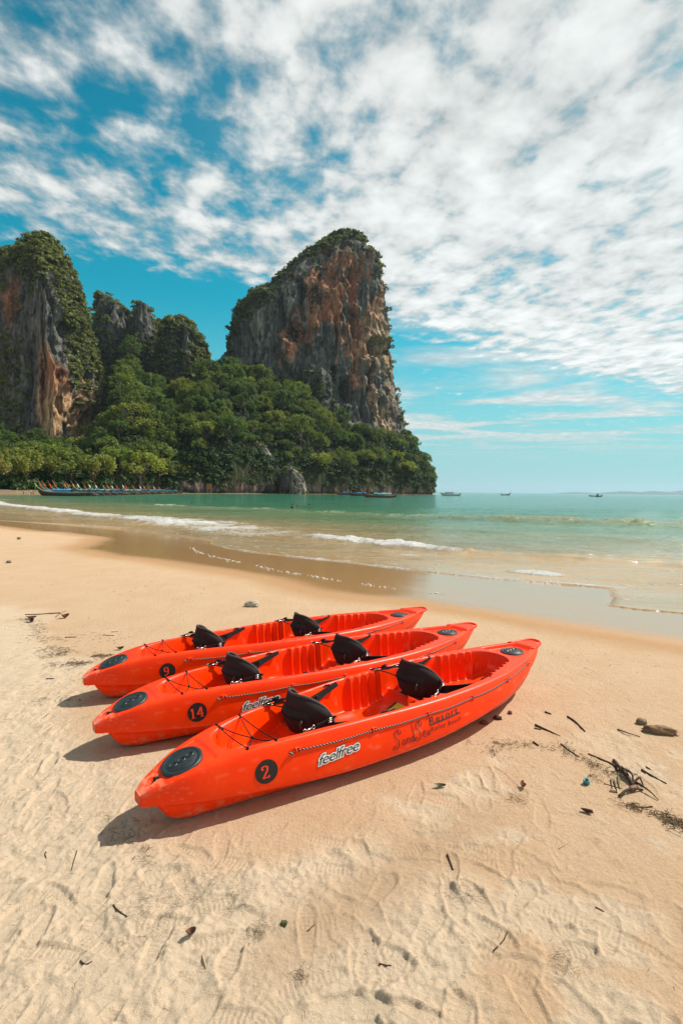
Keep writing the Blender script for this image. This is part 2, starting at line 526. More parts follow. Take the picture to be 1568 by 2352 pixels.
    # trough pressed by each hull, and a low ridge beside it
    for (kx, ky, ka) in KAYAK_POSE:
        gx, gy = x - kx, y - ky
        p = gx * math.cos(ka) + gy * math.sin(ka); q = -gx * math.sin(ka) + gy * math.cos(ka)
        on = sstep(p, .0, .5) * sstep(p, 3.5, 2.9)
        h = h * (1 - .75 * on * sstep(np.abs(q), .5, .3)) - .004 * on * sstep(np.abs(q), .3, .05)
    h = np.where(h < -.012, -.012 + (h + .012) * .35, h)
    Z[m_] += h
    BEACH.update(xs=xs, ys=ys, Z=Z)
    # damp sand of the shore has faint flow lines
    Z += .004 * wet * fbm(S * .8, (X * .8 - Y * .6) * .15, oct=2) 
    g = fbm(X * 2.3, Y * 2.3, 6.6, oct=3)
    dryc = np.array((.535, .418, .303)); damp = np.array((.505, .358, .238)); dampr = np.array((.470, .318, .198)); wetc = np.array((.37, .208, .092))
    t = np.clip(.5 + .5 * g, 0, 1)[..., None]
    c = damp * t + dampr * (1 - t)
    c = c * (1 - dry[..., None]) + dryc * dry[..., None]
    c = c * (1 - .12 * np.clip(drag, 0, 1)[..., None])
    c = c * (1 - wet[..., None]) + wetc * wet[..., None]
    film = sstep(wd, .0, 1.8)
    me = mesh_np('beach', np.stack([X, Y, Z], -1), grid_quads(*X.shape), attrs={'wet': film, 'dry': dry}, colors={'sand': c})
    m_, t, b = new_mat('sand')
    tc = t.node('ShaderNodeTexCoord'); P = tc.outputs['Object']
    col = attr(t, 'sand', True); wetA = attr(t, 'wet'); dryA = attr(t, 'dry')
    grain = t.noise(P, 420, 2, .6); mid = t.noise(P, 48, 6, .7); speck = t.noise(P, 160, 2, .5)
    c1 = t.mix(1.0, col, t.ramp(grain, [(.25, (.78, .78, .78)), (.75, (1.16, 1.15, 1.13))]), 'MULTIPLY')
    c1 = t.mix(1.0, c1, t.ramp(mid, [(.3, (.90, .89, .87)), (.7, (1.06, 1.06, 1.06))]), 'MULTIPLY')
    dark = t.math('MULTIPLY', t.step(speck, .70, .78), t.math('SUBTRACT', 1.0, wetA))
    c1 = t.mix(t.math('MULTIPLY', dark, .55), c1, (.16, .10, .06, 1))
    t.l.new(c1, b.inputs['Base Color'])
    t.l.new(t.step(wetA, 0, .9, .85, .13), b.inputs['Roughness'])
    t.l.new(t.step(wetA, 0, .9, .08, .85), b.inputs['Specular IOR Level'])
    b.inputs['IOR'].default_value = 1.55
    hgt = t.math('ADD', t.math('MULTIPLY', grain, .35), mid)
    bs = t.node('ShaderNodeBump'); bs.inputs['Distance'].default_value = .014
    t.l.new(hgt, bs.inputs['Height']); t.l.new(t.step(wetA, 0, .5, .85, .03), bs.inputs['Strength'])
    t.l.new(bs.outputs[0], b.inputs['Normal'])
    obj('beach', me, m_, kind='structure', label='sandy beach with footprints, pale and dry in front, wet and shiny near the sea')


BEACH = {}
# boundary of the pale dry sand (it lies left of and in front of this line)
DRYL = [(-60, 14), (-12, 10.5)] + [ground_at(*p) for p in ((0, 1405), (60, 1412), (112, 1428), (128, 1465), (175, 1490), (262, 1503), (200, 1545), (150, 1590), (85, 1650), (130, 1675), (250, 1720), (215, 1800), (180, 1890), (230, 1960), (480, 1965), (640, 2010), (850, 1985), (900, 2080), (1000, 2150), (1100, 2340))] + [(.6, .5)]
_h1 = [at(418, 1747, .31), at(301, 1610, .31), at(262, 1518, .31)]
_h2 = [at(1172, 1504, .31), at(1025, 1459, .31), at(912, 1418, .31)]
KAYAK_POSE = []
for a_, b_ in zip(_h1, _h2):
    an = math.atan2(b_[1] - a_[1], b_[0] - a_[0])
    KAYAK_POSE.append((a_[0] - .24 * math.cos(an), a_[1] - .24 * math.sin(an), an))
build_sand()


def build_sea():
    xs = axis_steps(-16000, 16000, -26, 22, .14, 1.06, 900)
    ys = [5.5]
    while ys[-1] < 75: ys.append(ys[-1] + max(.06, .0052 * ys[-1]))
    while ys[-1] < 16000: ys.append(ys[-1] * 1.03)
    ys = np.concatenate([[-9000, -3000, -900, -300, -120, -60, -30, -15, -8, -3, 0, 2, 3.5, 4.6], ys])
    X, Y = np.meshgrid(xs, np.array(ys)); X = X.astype(float); Y = Y.astype(float)
    land = pip(X, Y, LAND); d = pdist(X, Y, EDGE)
    off = np.where(land, -d, d)                          # distance out from the water's edge
    S = shore_s(X, Y); A = .795 * X - .604 * Y           # across and along the shore
    zs = sand_z(X, Y)
    fade = sstep(Y, 130, 60)
    wave = fade * (.03 * np.sin(S * .9 + 1.2 * fbm(A * .12, S * .1, oct=2)) + .035 * fbm(A * .45, S * 1.1, 1, oct=4) + .012 * fbm(A * 2.2, S * 3.5, 4, oct=2))
    wave *= sstep(off, 0, 6) * .75 + .25
    foam = np.zeros_like(X); ridge = np.zeros_like(X); turb = np.zeros_like(X)

    def breaker(line, width, height, foam_amt, power=1.0, lo=None, ragged=1.0, back=1.0):
        nonlocal foam, ridge
        L = np.array(line); seg = np.linalg.norm(np.diff(L, axis=0), axis=1); total = seg.sum()
        d = np.full(X.shape, 1e9); tt = np.zeros(X.shape); sg = np.ones(X.shape); acc = 0
        for (p, q, l) in zip(L[:-1], L[1:], seg):
            e = (q - p) / l
            t = np.clip((X - p[0]) * e[0] + (Y - p[1]) * e[1], 0, l)
            dx, dy = X - p[0] - t * e[0], Y - p[1] - t * e[1]
            dd = np.hypot(dx, dy); better = dd < d
            d = np.where(better, dd, d); tt = np.where(better, acc + t, tt)
            sg = np.where(better, np.sign(dx * .604 + dy * .795), sg); acc += l
        t = tt / total
        env = np.sin(np.clip(t, 0, 1) * PI) ** .35 * (.75 + .5 * fbm(t * total * .35, t * 0, 2, oct=2))
        w = width * (1 + .45 * ragged * fbm(A * 1.1, S * .8, 5, oct=3))
        w = np.where(sg > 0, w * back, w)
        prof = np.exp(-(d / w) ** 2)
        ridge += height * prof * env
        f = np.clip(prof * 1.7 - .25, 0, 1) * env * foam_amt
        foam = np.maximum(foam, f)

    breaker([(-64, 92), (-48, 73), (-40.2, 63), (-28, 50.4), (-19.6, 41.3), (-15, 37.4), (-11, 33.3), (-7.5, 29.4), (-5.0, 26.2)], .85, .24, 1.2, back=1.7)
    breaker([(-19, 41.6), (-14, 37.0), (-9, 31.6), (-5.0, 26.5), (-3.2, 24.6)], 1.5, .12, 1.0, back=2.4)
    breaker([(-2.1, 25.9), (-.06, 23.9), (1.72, 21.9), (3.3, 20.5), (4.11, 19.6), (4.7, 19.1)], .72, .30, 1.4, back=1.3)
    breaker([(4.4, 19.4), (5.1, 19.0), (5.9, 18.9), (7.5, 18.2), (9.5, 17.2)], .5, .20, .16, back=1.5)
    breaker([(4.5, 14.6), (5.2, 14.2), (5.9, 13.9)], .34, .14, 1.3)
    breaker([(1.6, 16.9), (3.1, 15.4), (4.5, 14.55)], .35, .08, .12)
    breaker([(5.8, 13.95), (7.2, 13.5), (9.5, 12.4), (12, 10.8)], .3, .06, .25)
    breaker([(-5.15, 21.0), (-4.06, 18.9), (-3.02, 17.73), (-.33, 15.86), (1.3, 14.61), (2.24, 13.86), (4.71, 12.5), (6.0, 12.0)], .30, .02, .85)
    breaker([(4.3, 13.0), (5.2, 12.6), (6.3, 12.1), (7.2, 12.0)], .28, .03, 1.0)
    breaker([(-4.9, 21.5), (-4.3, 20.3), (-3.0, 19.2), (-1.6, 18.3)], .7, .01, .42)
    breaker([(-26, 36.5), (-21.65, 34.1), (-16.67, 31.95), (-12.08, 29.75), (-8.6, 26.6)], .22, .01, .5)
    # swells farther out, some with a broken crest
    for (l, w_, h_, f_) in (([(-30, 72), (-27, 69), (-19, 63.5), (-8.5, 57.1), (4.5, 47.8), (16, 41), (30, 34)], 1.3, .26, .12), ([(8, 51.4), (14.6, 43), (24, 38), (40, 30)], 1.6, .28, .10),
                            ([(-23.5, 66.5), (-21, 65), (-18.8, 63.4)], .8, .12, 1.0), ([(-62, 92), (-57, 88.5), (-53, 86)], 1.0, .15, 1.0), ([(-82, 118), (-77, 112), (-72, 107)], 1.2, .15, 1.1),
                            ([(-90, 130), (-86, 124), (-81, 119)], 1.2, .15, 1.1), ([(-10.5, 58.6), (-8.4, 57.2), (-7, 56)], .5, .08, .8), ([(7, 31), (12, 27), (19, 22.5), (30, 16)], .9, .11, .08)):
        breaker(l, w_, h_, f_)
    wave = wave + ridge * (1 + .35 * fbm(A * 2.5, S * 2.5, 7, oct=3)) + .05 * foam * np.abs(fbm(A * 5, S * 5, 3, oct=2))
    Z = SEA + wave
    film = zs + .010 + .006 * np.abs(fbm(A * 3, S * 3, 3, oct=2)) + ridge * .8
    nearw = Y < 60
    Z = np.where(nearw & ~land, np.maximum(Z, film), Z)
    Z = np.where(land & nearw, np.minimum(zs - .05 - .25 * d, SEA - .02), Z)
    Z = np.where(land & ~nearw, SEA, Z)
    # foam left on the thin sheet of the swash, and the bead line at its old edge
    bub = np.clip(fbm(A * 3.0, S * 3.0, 9, oct=4) * 1.4 - .1, 0, 1) * sstep(off, 8, .2) * (Y < 40) * (X > -9) * .75
    foam = np.maximum(foam, np.where(land, 0, bub))
    streak = np.clip(fbm(A * .5, S * 2.6, 3, oct=4) - .25, 0, 1) * sstep(off, 0, 3) * sstep(off, 40, 8) * (Y < 90) * 1.0
    foam = np.maximum(foam, streak)
    off2 = np.clip(off + 5 * fbm(A * .03, S * .06, 2, oct=3) * sstep(off, 0, 15) + 1.3 * fbm(A * .15, S * .5, 6, oct=2), 0, 1000) - 2.0 * np.exp(-((S - 18.5) / 1.2) ** 2)
    me = mesh_np('sea', np.stack([X, Y, Z], -1), grid_quads(*X.shape), attrs={'off': np.clip(off2, 0, 400), 'foam': foam, 'crest': np.clip(ridge * 3.5, 0, 1)})
    m_, t, b = new_mat('sea_water')
    tc = t.node('ShaderNodeTexCoord'); P = tc.outputs['Object']
    offA = attr(t, 'off'); fA = attr(t, 'foam')
    f = t.math('POWER', t.math('DIVIDE', offA, 160, clamp=True), .5)
    col = t.ramp(f, [(0, (.38, .26, .145)), (.17, (.35, .245, .13)), (.26, (.23, .20, .095)), (.35, (.105, .17, .080)), (.47, (.035, .15, .078)), (.75, (.016, .145, .088)), (1, (.016, .15, .110))])
    col = t.mix(t.math('MULTIPLY', attr(t, 'crest'), t.step(offA, 1, 10, .3, .62)), col, (.27, .255, .125, 1))
    var = t.noise(t.mapping(P, (.05, .22, 1), (0, 0, .65)), 1.0, 4, .6)
    col = t.mix(1.0, col, t.ramp(var, [(.3, (.74, .78, .78)), (.7, (1.22, 1.18, 1.15))]), 'MULTIPLY')
    R = (0, 0, -.65)
    n1 = t.noise(t.mapping(P, (.6, 1.5, 1), (0, 0, .45)), 1.6, 4, .6); n2 = t.noise(t.mapping(P, (1, 2.2, 1), (0, 0, .5)), 9, 3, .6)
    n3 = t.noise(t.mapping(P, (.12, .35, 1), (0, 0, .3)), 1.5, 3, .6)
    calm = t.step(offA, 0, 8)
    h = t.math('ADD', t.math('MULTIPLY', n1, .32), t.math('MULTIPLY', n2, .06))
    h = t.math('ADD', h, t.math('MULTIPLY', n3, .5))
    bs = t.node('ShaderNodeBump'); bs.inputs['Distance'].default_value = 1.0
    t.l.new(t.math('MULTIPLY', h, t.math('ADD', .12, t.math('MULTIPLY', calm, .88))), bs.inputs['Height']); bs.inputs['Strength'].default_value = .75
    fn = t.noise(P, 9, 5, .7); fn2 = t.noise(t.mapping(P, (1, 1, 2)), 2.3, 3, .6)
    fm = t.math('ADD', fA, t.math('MULTIPLY', t.math('SUBTRACT', fn, .5), 1.0))
    fm = t.math('ADD', fm, t.math('MULTIPLY', t.math('SUBTRACT', fn2, .5), .8))
    fm = t.step(fm, .38, .85)
    fm = t.math('MULTIPLY', fm, t.step(fA, .02, .15))
    t.l.new(t.mix(fm, col, (.50, .49, .465, 1)), b.inputs['Base Color'])
    t.l.new(t.math('ADD', .10, t.math('MULTIPLY', fm, .8)), b.inputs['Roughness'])
    b.inputs['IOR'].default_value = 1.333
    fb = t.bump(t.math('MULTIPLY', fn, fm), .7, .12, bs.outputs[0])
    t.l.new(fb, b.inputs['Normal'])
    obj('sea', me, m_, kind='structure', label='shallow sea, tan at the edge, green further out, with white breaking waves')


build_sea()


def bead_line():
    """froth left in a broken line where the last wave stopped"""
    r = np.random.default_rng(9); mb = MB()
    for line in (((440, 1258), (464, 1271), (520, 1285), (590, 1299), (650, 1313), (720, 1324), (830, 1342), (941, 1355), (1010, 1364)),):
        P = np.array([ground_at(*p) for p in line]); q = np.linspace(0, len(P) - 1, 230)
        for k in q:
            if perlin(k * 1.3, 4.2, len(line)) < -.05: continue
            x, y = crom(np.arange(len(P)), P[:, 0], k) + r.normal(scale=.05), crom(np.arange(len(P)), P[:, 1], k) + r.normal(scale=.05)
            a = r.uniform(.008, .026); z = float(sand_z(np.array(x), np.array(y)))
            mb.ball((x, y, z + .006), (a * 1.4, a, a * .45), 6, 4)
    obj('sea_foam', mb.mesh('sea_foam'), simple('froth', (.62, .60, .56), .8, .2), kind='stuff', label='broken line of white froth left on the wet sand')


bead_line()
# ------------------------------------------------------------------ kayaks (u from stern to bow, v to the near side, z up)
KL = 3.76
_bu = [0, .03, .08, .14, .24, .40, .54, .81, 1.0, 1.35, 1.82, 2.05, 2.28, 2.77, 3.0, 3.27, 3.5, 3.65, 3.72, 3.76]
_bv = [.045, .068, .095, .125, .165, .208, .238, .288, .318, .366, .420, .430, .428, .386, .335, .263, .180, .112, .07, .03]
def k_bw(u): return crom(_bu, _bv, u)
def k_zs(u): return crom([0, .05, .12, .24, .40, .54, .8, 1.1, 2.2, 2.8, 3.2, 3.5, 3.76], [.215, .245, .272, .312, .345, .362, .372, .372, .366, .362, .362, .368, .378], u)
def k_zc(u): return crom([0, .1, .3, .6, 1.2, 1.65, 2.31, 2.77, 3.27, 3.6, 3.76], [.165, .163, .15, .128, .095, .105, .14, .192, .262, .315, .345], u)
def k_zk(u): return crom([0, .07, .10, .15, .21, .30, 1.5, 2.9, 3.15, 3.4, 3.58, 3.70, 3.76], [.160, .152, .11, .045, .012, 0, 0, 0, .015, .085, .19, .29, .335], u)
_sq = [0, .12, .3, .55, .75, .88, .96, 1.0]
_sv = [.988, 1.0, .998, .975, .945, .915, .885, .855]
_sz = [0, .08, .28, .56, .78, .92, .98, 1.0]


def side_pt(u, q):
    """point on the near side panel, q 0 at the chine edge, 1 at the top rim"""
    u, q = np.broadcast_arrays(np.asarray(u, float), np.asarray(q, float))
    bw, zs, zc = k_bw(u), k_zs(u), k_zc(u)
    tip = sstep(u, .10, .0)
    v = bw * (crom(_sq, _sv, q) * (1 - tip) + tip * crom([0, .2, .5, .8, 1], [.93, .99, 1, .93, .8], q))
    z = zc + (zs - zc) * crom(_sq, _sz, q)
    return np.stack([u, v, z], -1)


def deck_z(u, v):
    bw, zs = k_bw(u), k_zs(u); a = np.abs(v); R = .855 * bw
    t = np.clip(a / R, 0, 1)
    z = zs + .004 * (1 - t ** 2) - .012 * sstep(t, .8, 1.0) + .012 * sstep(t, .8, .96)
    # raised lip round the stern hatch, sunk panels under both hatches
    pan = sstep(R - .030 - a, 0, .012) * sstep(.395 - .5 * v * v - u, 0, .012) * sstep(u, .10, .125)
    z = z - .008 * pan
    panb = sstep(R - .034 - a, 0, .02) * sstep(u, 3.20, 3.235) * sstep(3.60 - u, 0, .06)
    z = z - .030 * panb * sstep(3.75, 3.2, u) 
    z = z - .022 * np.exp(-(((u - .095) / .030) ** 4 + (v / .017) ** 4)) - .012 * np.exp(-(((u - .045) / .012) ** 2 + (v / .012) ** 2))
    # cockpit: one long well with foot ribs moulded in its walls
    w = crom([.425, .44, .47, .52, .6, .8, 1.0, 1.2, 1.6, 2.2, 2.5, 2.8, 2.97, 3.08, 3.14, 3.165], [.0, .085, .125, .155, .178, .218, .245, .275, .325, .338, .318, .27, .225, .17, .10, .0], u)
    rib = 0 * u
    for lo, hi in ((1.70, 2.02), (2.70, 3.02)):
        ph = (u - lo) / .080
        on = sstep(u, lo - .03, lo + .01) * sstep(u, hi + .03, hi - .01)
        rib = rib + on * (1 - np.abs(np.sin(PI * ph)) ** .8) * .034 + on * .012
    fl = crom([.42, .46, .52, .62, .75, .95, 1.03, 1.09, 1.14, 1.25, 1.45, 1.6, 1.95, 2.05, 2.12, 2.2, 2.45, 2.6, 3.0, 3.10, 3.17],
              [.33, .285, .235, .205, .195, .20, .235, .20, .15, .135, .14, .125, .125, .16, .20, .14, .135, .125, .135, .16, .33], u)
    hump = .045 * np.exp(-(v / .07) ** 4) * (sstep(u, 1.5, 1.65) * sstep(u, 2.02, 1.9) + sstep(u, 2.5, 2.65) * sstep(u, 3.12, 3.0))
    hump = hump + .055 * np.exp(-((a - .22) / .05) ** 2) * (np.exp(-((u - 1.57) / .12) ** 4) + np.exp(-((u - 2.60) / .1) ** 4)) * .6
    e = w - rib * sstep(a, .04, .12) - a
    ws = .034 + .05 * sstep(u, .9, .5)
    wall = sstep(e, -.006, ws)
    depth = np.clip(zs - fl - hump, 0, 1)
    z = z - depth * wall * sstep(u, .42, .50 + 0 * u) * (u < 3.17)
    # small notch slots for strap anchors and grab points on the rim
    for (au, av) in ((.54, .205), (.71, .235), (.865, .262), (2.02, .375), (2.88, .312)):
        z = z - .010 * np.exp(-(((u - au) / .025) ** 2 + ((a - av) / .012) ** 2))
    return z


def kayak_hull():
    us = np.concatenate([np.linspace(0, .16, 28), np.linspace(.165, KL, 440)])
    qs = np.concatenate([np.linspace(0, .85, 15), np.linspace(.875, 1, 9)])
    nd = 107
    tt = np.linspace(-1, 1, nd)[1:-1]
    rows, wear = [], []
    U = us[:, None]
    S = side_pt(U, qs[None])                                   # starboard, chine to rim
    P = S * np.array((1, -1, 1))
    bw = k_bw(us); zc = k_zc(us); zk = k_zk(us)
    low = []
    stern = sstep(us, .03, .10) * sstep(us, 3.76, 3.6)
    inset = 1 - stern * crom([0, .1, .5, 1.2, 2.4, 3.0, 3.76], [.42, .42, .36, .19, .13, .12, .12], us)
    for f, g in ((0, 0), (.25, .03), (.5, .07), (.72, .17), (.86, .36), (.95, .62), (1.0, .97)):
        low.append(np.stack([us, bw * f * inset * .97, zk + (np.maximum(zc - zk - .003, .002)) * g], -1))
    low = np.stack(low, 1)
    keel_w = .012
    V = tt[None] * (.855 * bw)[:, None]
    D = np.stack([np.repeat(U, nd - 2, 1), V, deck_z(np.repeat(U, nd - 2, 1), V)], -1)
    # ring order: keel -> starboard bottom -> side -> deck from +v to -v -> port side -> port bottom
    ring = np.concatenate([low, S, D[:, ::-1], P[:, ::-1], (low * np.array((1, -1, 1)))[:, :0:-1]], 1)
    n = ring.shape[1]
    V_ = ring.reshape(-1, 3).copy(); V_[:, 1] *= -1             # object space: near side is -y
    Q = grid_quads(len(us), n, True)[:, ::-1]
    caps = [[j, j + 1, n // 2] for j in range(0)]
    c0 = len(V_); V_ = np.concatenate([V_, [ring[0].mean(0) * (1, -1, 1) - (.006, 0, 0), ring[-1].mean(0) * (1, -1, 1)]])
    b = (len(us) - 1) * n
    T = [(c0, (j + 1) % n, j) for j in range(n)] + [(c0 + 1, b + j, b + (j + 1) % n) for j in range(n)]
    x, y, z = V_.T
    nz = fbm(x * 26, y * 26, z * 26, oct=3)
    edge = np.exp(-((z - crom([0, KL], [0, 0], x) - k_zc(np.clip(x, 0, KL))) / .008) ** 2) * sstep(x, .9, 1.6)
    tip = np.exp(-(x / .035) ** 2) * sstep(z, .20, .235) + .7 * np.exp(-((x - .05) / .06) ** 2) * sstep(z, .235, .25) * (nz > 0)
    scr = np.clip(perlin(x * 9, y * 60, z * 90) - .42, 0, 1) * 2.2 * sstep(z, .34, .28)
    lo = np.clip(fbm(x * 5, y * 14, z * 40, oct=3) - .25, 0, 1) * sstep(z, .14, .06) * sstep(x, .5, 1.0) * 1.2
    wear = np.clip(edge * (.35 + .6 * nz) + tip * (.8 + .5 * nz) + scr * .35 + lo * .45, 0, 1)
    return mesh_np('hull', V_, Q, T, attrs={'wear': wear})


def hull_mat():
    m_, t, b = new_mat('orange_plastic')
    tc = t.node('ShaderNodeTexCoord'); P = tc.outputs['Object']
    w = attr(t, 'wear')
    n = t.noise(P, 5, 4, .6); g = t.noise(P, 240, 2, .6); s = t.noise(t.mapping(P, (3, 40, 60), (.2, .1, .4)), 7, 3, .7)
    c = t.mix(n, (.86, .029, .0, 1), (.92, .047, .0, 1))
    c = t.mix(t.math('MULTIPLY', t.step(s, .68, .74), .16), c, (.93, .13, .03, 1))
    c = t.mix(t.math('MULTIPLY', w, .75), c, (.88, .36, .20, 1))
    sp = t.node('ShaderNodeSeparateXYZ'); t.l.new(P, sp.inputs[0])
    fd = t.noise(P, 2.4, 4, .65)
    c = t.mix(t.math('MULTIPLY', t.step(fd, .50, .72), .20), c, (.92, .095, .004, 1))                     # sun-bleached patches
    du = t.math('MULTIPLY', t.step(t.noise(P, 16, 5, .7), .46, .64), t.step(sp.outputs[2], .13, .02))     # sand stuck low on the hull
    sc = t.math('MULTIPLY', t.step(t.noise(t.mapping(P, (9, 60, 14), (.1, .5, .9)), 4, 2, .6), .70, .74), t.step(fd, .42, .6))
    c = t.mix(t.math('MULTIPLY', du, .45), c, (.52, .36, .21, 1)); c = t.mix(t.math('MULTIPLY', sc, .35), c, (.92, .30, .14, 1))
    t.l.new(c, b.inputs['Base Color'])
    t.l.new(t.math('ADD', .27, t.math('MULTIPLY', n, .16)), b.inputs['Roughness'])
    b.inputs['Specular IOR Level'].default_value = .22
    t.l.new(t.bump(t.math('ADD', t.math('MULTIPLY', g, .5), t.math('MULTIPLY', s, .6)), .12, .004), b.inputs['Normal'])
    return m_


M_HULL = hull_mat()
M_BLK = simple('black_plastic', (.012, .014, .015), .38, .5, scale=14, var=.4, bump=.15, bscale=200)
M_HATCH = simple('hatch_plastic', (.016, .021, .022), .42, .5, scale=30, var=.6, bump=.2, bscale=120)
M_FAB = simple('black_fabric', (.026, .021, .020), .9, .25, scale=6, var=.4, bump=.5, bscale=500)
M_TRIM = simple('grey_piping', (.06, .05, .048), .8, .2)
M_WEB = simple('black_webbing', (.010, .010, .011), .8, .2, bump=.5, bscale=600)
M_CORD = simple('black_cord', (.012, .010, .010), .8, .2)
M_STEEL = simple('steel', (.62, .60, .56), .3, .5, 1.0)
M_DISC = simple('black_vinyl', (.013, .012, .013), .45, .4)
M_WHITE = simple('white_vinyl', (.78, .78, .76), .5, .4)
M_INK = simple('dark_print', (.035, .028, .03), .55, .3)
M_REDP = simple('red_print', (.80, .045, .012), .5, .4)
M_YEL = simple('yellow_sticker', (.80, .60, .03), .5, .4)


def rope_mat():
    m_, t, b = new_mat('flecked_rope')
    tc = t.node('ShaderNodeTexCoord'); sp = t.node('ShaderNodeSeparateXYZ'); t.l.new(tc.outputs['Object'], sp.inputs[0])
    w = t.math('SINE', t.math('ADD', t.math('MULTIPLY', sp.outputs[0], 300), t.math('MULTIPLY', sp.outputs[2], 420)))
    t.l.new(t.mix(t.step(w, .55, .75), (.014, .012, .012, 1), (.40, .36, .30, 1)), b.inputs['Base Color'])
    b.inputs['Roughness'].default_value = .85
    return m_


M_ROPE = rope_mat()


def nearside(u, q, off=.0):
    """near side point and normal in object space (-y is near)"""
    P = side_pt(u, q); e = 1e-3
    du = side_pt(np.asarray(u) + e, q) - P; dq = side_pt(u, np.clip(np.asarray(q) + e, 0, 1)) - side_pt(u, np.clip(np.asarray(q) - e, 0, 1))
    N = np.cross(du, dq); N /= np.linalg.norm(N, axis=-1, keepdims=True) + 1e-12
    N = np.where(N[..., 1:2] < 0, -N, N)
    P = P + N * off
    P = P * np.array((1, -1, 1)); return P


def side_map(uc, zc_, s, t_, off, tilt=0.0):
    """flat artwork (s along, t_ up, metres) laid on the near side around (uc, height zc_)"""
    ss = s * math.cos(tilt) - t_ * math.sin(tilt); tv = s * math.sin(tilt) + t_ * math.cos(tilt)
    u = uc + ss
    zt = zc_ + tv
    q = crom(_sz, _sq, np.clip((zt - k_zc(u)) / (k_zs(u) - k_zc(u)), 0, 1))
    return nearside(u, q, off)


def text_shape(txt, size, shear=0., offset=0., spacing=1.0, res=3):
    cu = bpy.data.curves.new('t', 'FONT'); cu.body = txt; cu.size = size; cu.shear = shear
    cu.offset = offset; cu.space_character = spacing; cu.resolution_u = res; cu.fill_mode = 'FRONT'
    o = bpy.data.objects.new('t', cu); COL.objects.link(o)
    dg = bpy.context.evaluated_depsgraph_get(); dg.update()
    me = bpy.data.meshes.new_from_object(o.evaluated_get(dg))
    bpy.data.objects.remove(o)
    V = np.array([v.co[:2] for v in me.vertices]); F = [tuple(p.vertices) for p in me.polygons]
    bpy.data.meshes.remove(me)
    return V, F


def poly_mesh(name, V, F):
    me = bpy.data.meshes.new(name); me.from_pydata([tuple(v) for v in V], [], F); me.update()
    return me


def strokes(paths, width):
    """ribbons along 2-D pen strokes, thick and thin like a pen"""
    Vs, Fs, n = [], [], 0
    for p in paths:
        p = np.array(p, float)
        if len(p) > 2:
            tt = np.arange(len(p)); q = np.linspace(0, len(p) - 1, len(p) * 6)
            p = np.stack([crom(tt, p[:, 0], q), crom(tt, p[:, 1], q)], -1)
        T = np.gradient(p, axis=0); T /= np.linalg.norm(T, axis=1, keepdims=True) + 1e-9
        N = np.stack([-T[:, 1], T[:, 0]], -1)
        w = width * (.55 + .45 * np.abs(T[:, 1]))[:, None] / 2
        Vs.append(np.concatenate([p + N * w, p - N * w])); k = len(p)
        Fs += [(n + i, n + i + 1, n + k + i + 1, n + k + i) for i in range(k - 1)]; n += 2 * k
    return np.concatenate(Vs), Fs


def spiral(cx, cy, r0, r1, a0, a1, n=12):
    a = np.linspace(a0, a1, n); r = np.linspace(r0, r1, n)
    return [(cx + q * math.cos(b), cy + q * math.sin(b)) for q, b in zip(r, a)]


NUM = {   # serif numerals, drawn on a unit-high cell
    '2': [[(.05, .72), (.02, .86), (.16, .99), (.34, .97), (.46, .82), (.42, .62), (.26, .38), (.06, .1), (.02, .03)], [(.02, .03), (.30, .06), (.50, .02), (.52, .18)], [(.02, .72), (.10, .76), (.1, .7)]],
    '1': [[(.02, .80), (.12, .86), (.2, .98)], [(.2, .98), (.2, .5), (.2, .03)], [(.03, .02), (.2, .03), (.38, .02)]],
    '4': [[(.40, .98), (.2, .62), (.0, .30)], [(.0, .30), (.3, .30), (.58, .30)], [(.42, .98), (.42, .5), (.42, .03)], [(.27, .02), (.42, .03), (.57, .02)]],
    '9': [[(.46, .66), (.36, .5), (.2, .46), (.06, .58), (.05, .82), (.2, .98), (.38, .93), (.47, .72), (.45, .4), (.32, .12), (.1, .02), (.04, .12)]],
}


def deck_cord_pts(p, q, sag=.01, n=9):
    t = np.linspace(0, 1, n)[:, None]
    P = np.array(p) * (1 - t) + np.array(q) * t; P[:, 2] -= sag * 4 * (t * (1 - t))[:, 0]
    return P


def rim(u, v, dz=0.0): return (u, -v, float(deck_z(np.array(u), np.array(v))) + dz)


def anchor(u, s, dz=.004):
    v = .855 * float(k_bw(u)) * .93
    return (u, -s * v, float(k_zs(u)) + dz)


def hatch(parent, u, r):
    s = (float(deck_z(np.array(u + r), np.array(0.))) - float(deck_z(np.array(u - r), np.array(0.)))) / (2 * r)
    ang = -math.atan(s); z = float(deck_z(np.array(u), np.array(0.)))
    mb = MB()
    holes = [(-.052, 0), (0, 0), (.052, 0)]
    prof = [(r * 1.0, -.012), (r * 1.0, .006), (r * .97, .011), (r * .80, .012), (r * .78, .009), (r * .76, .009), (r * .74, .012), (r * .3, .0125), (r * .001, .0125)]
    mb.lathe(prof, 40)
    o = mb.build('hatch_cover', M_HATCH, parent, loc=(u, 0, z), rot=(0, ang, 0))
    for (hx, hy) in holes:
        h = MB().lathe([(.026, .0125), (.024, .0165), (.021, .0165), (.019, .0128), (.001, .0128)], 16)
        q = h.build('finger_hole', M_BLK, o); q.location = (hx * r / .12, 0, 0); q.scale = (1, .82, 1)
    return o


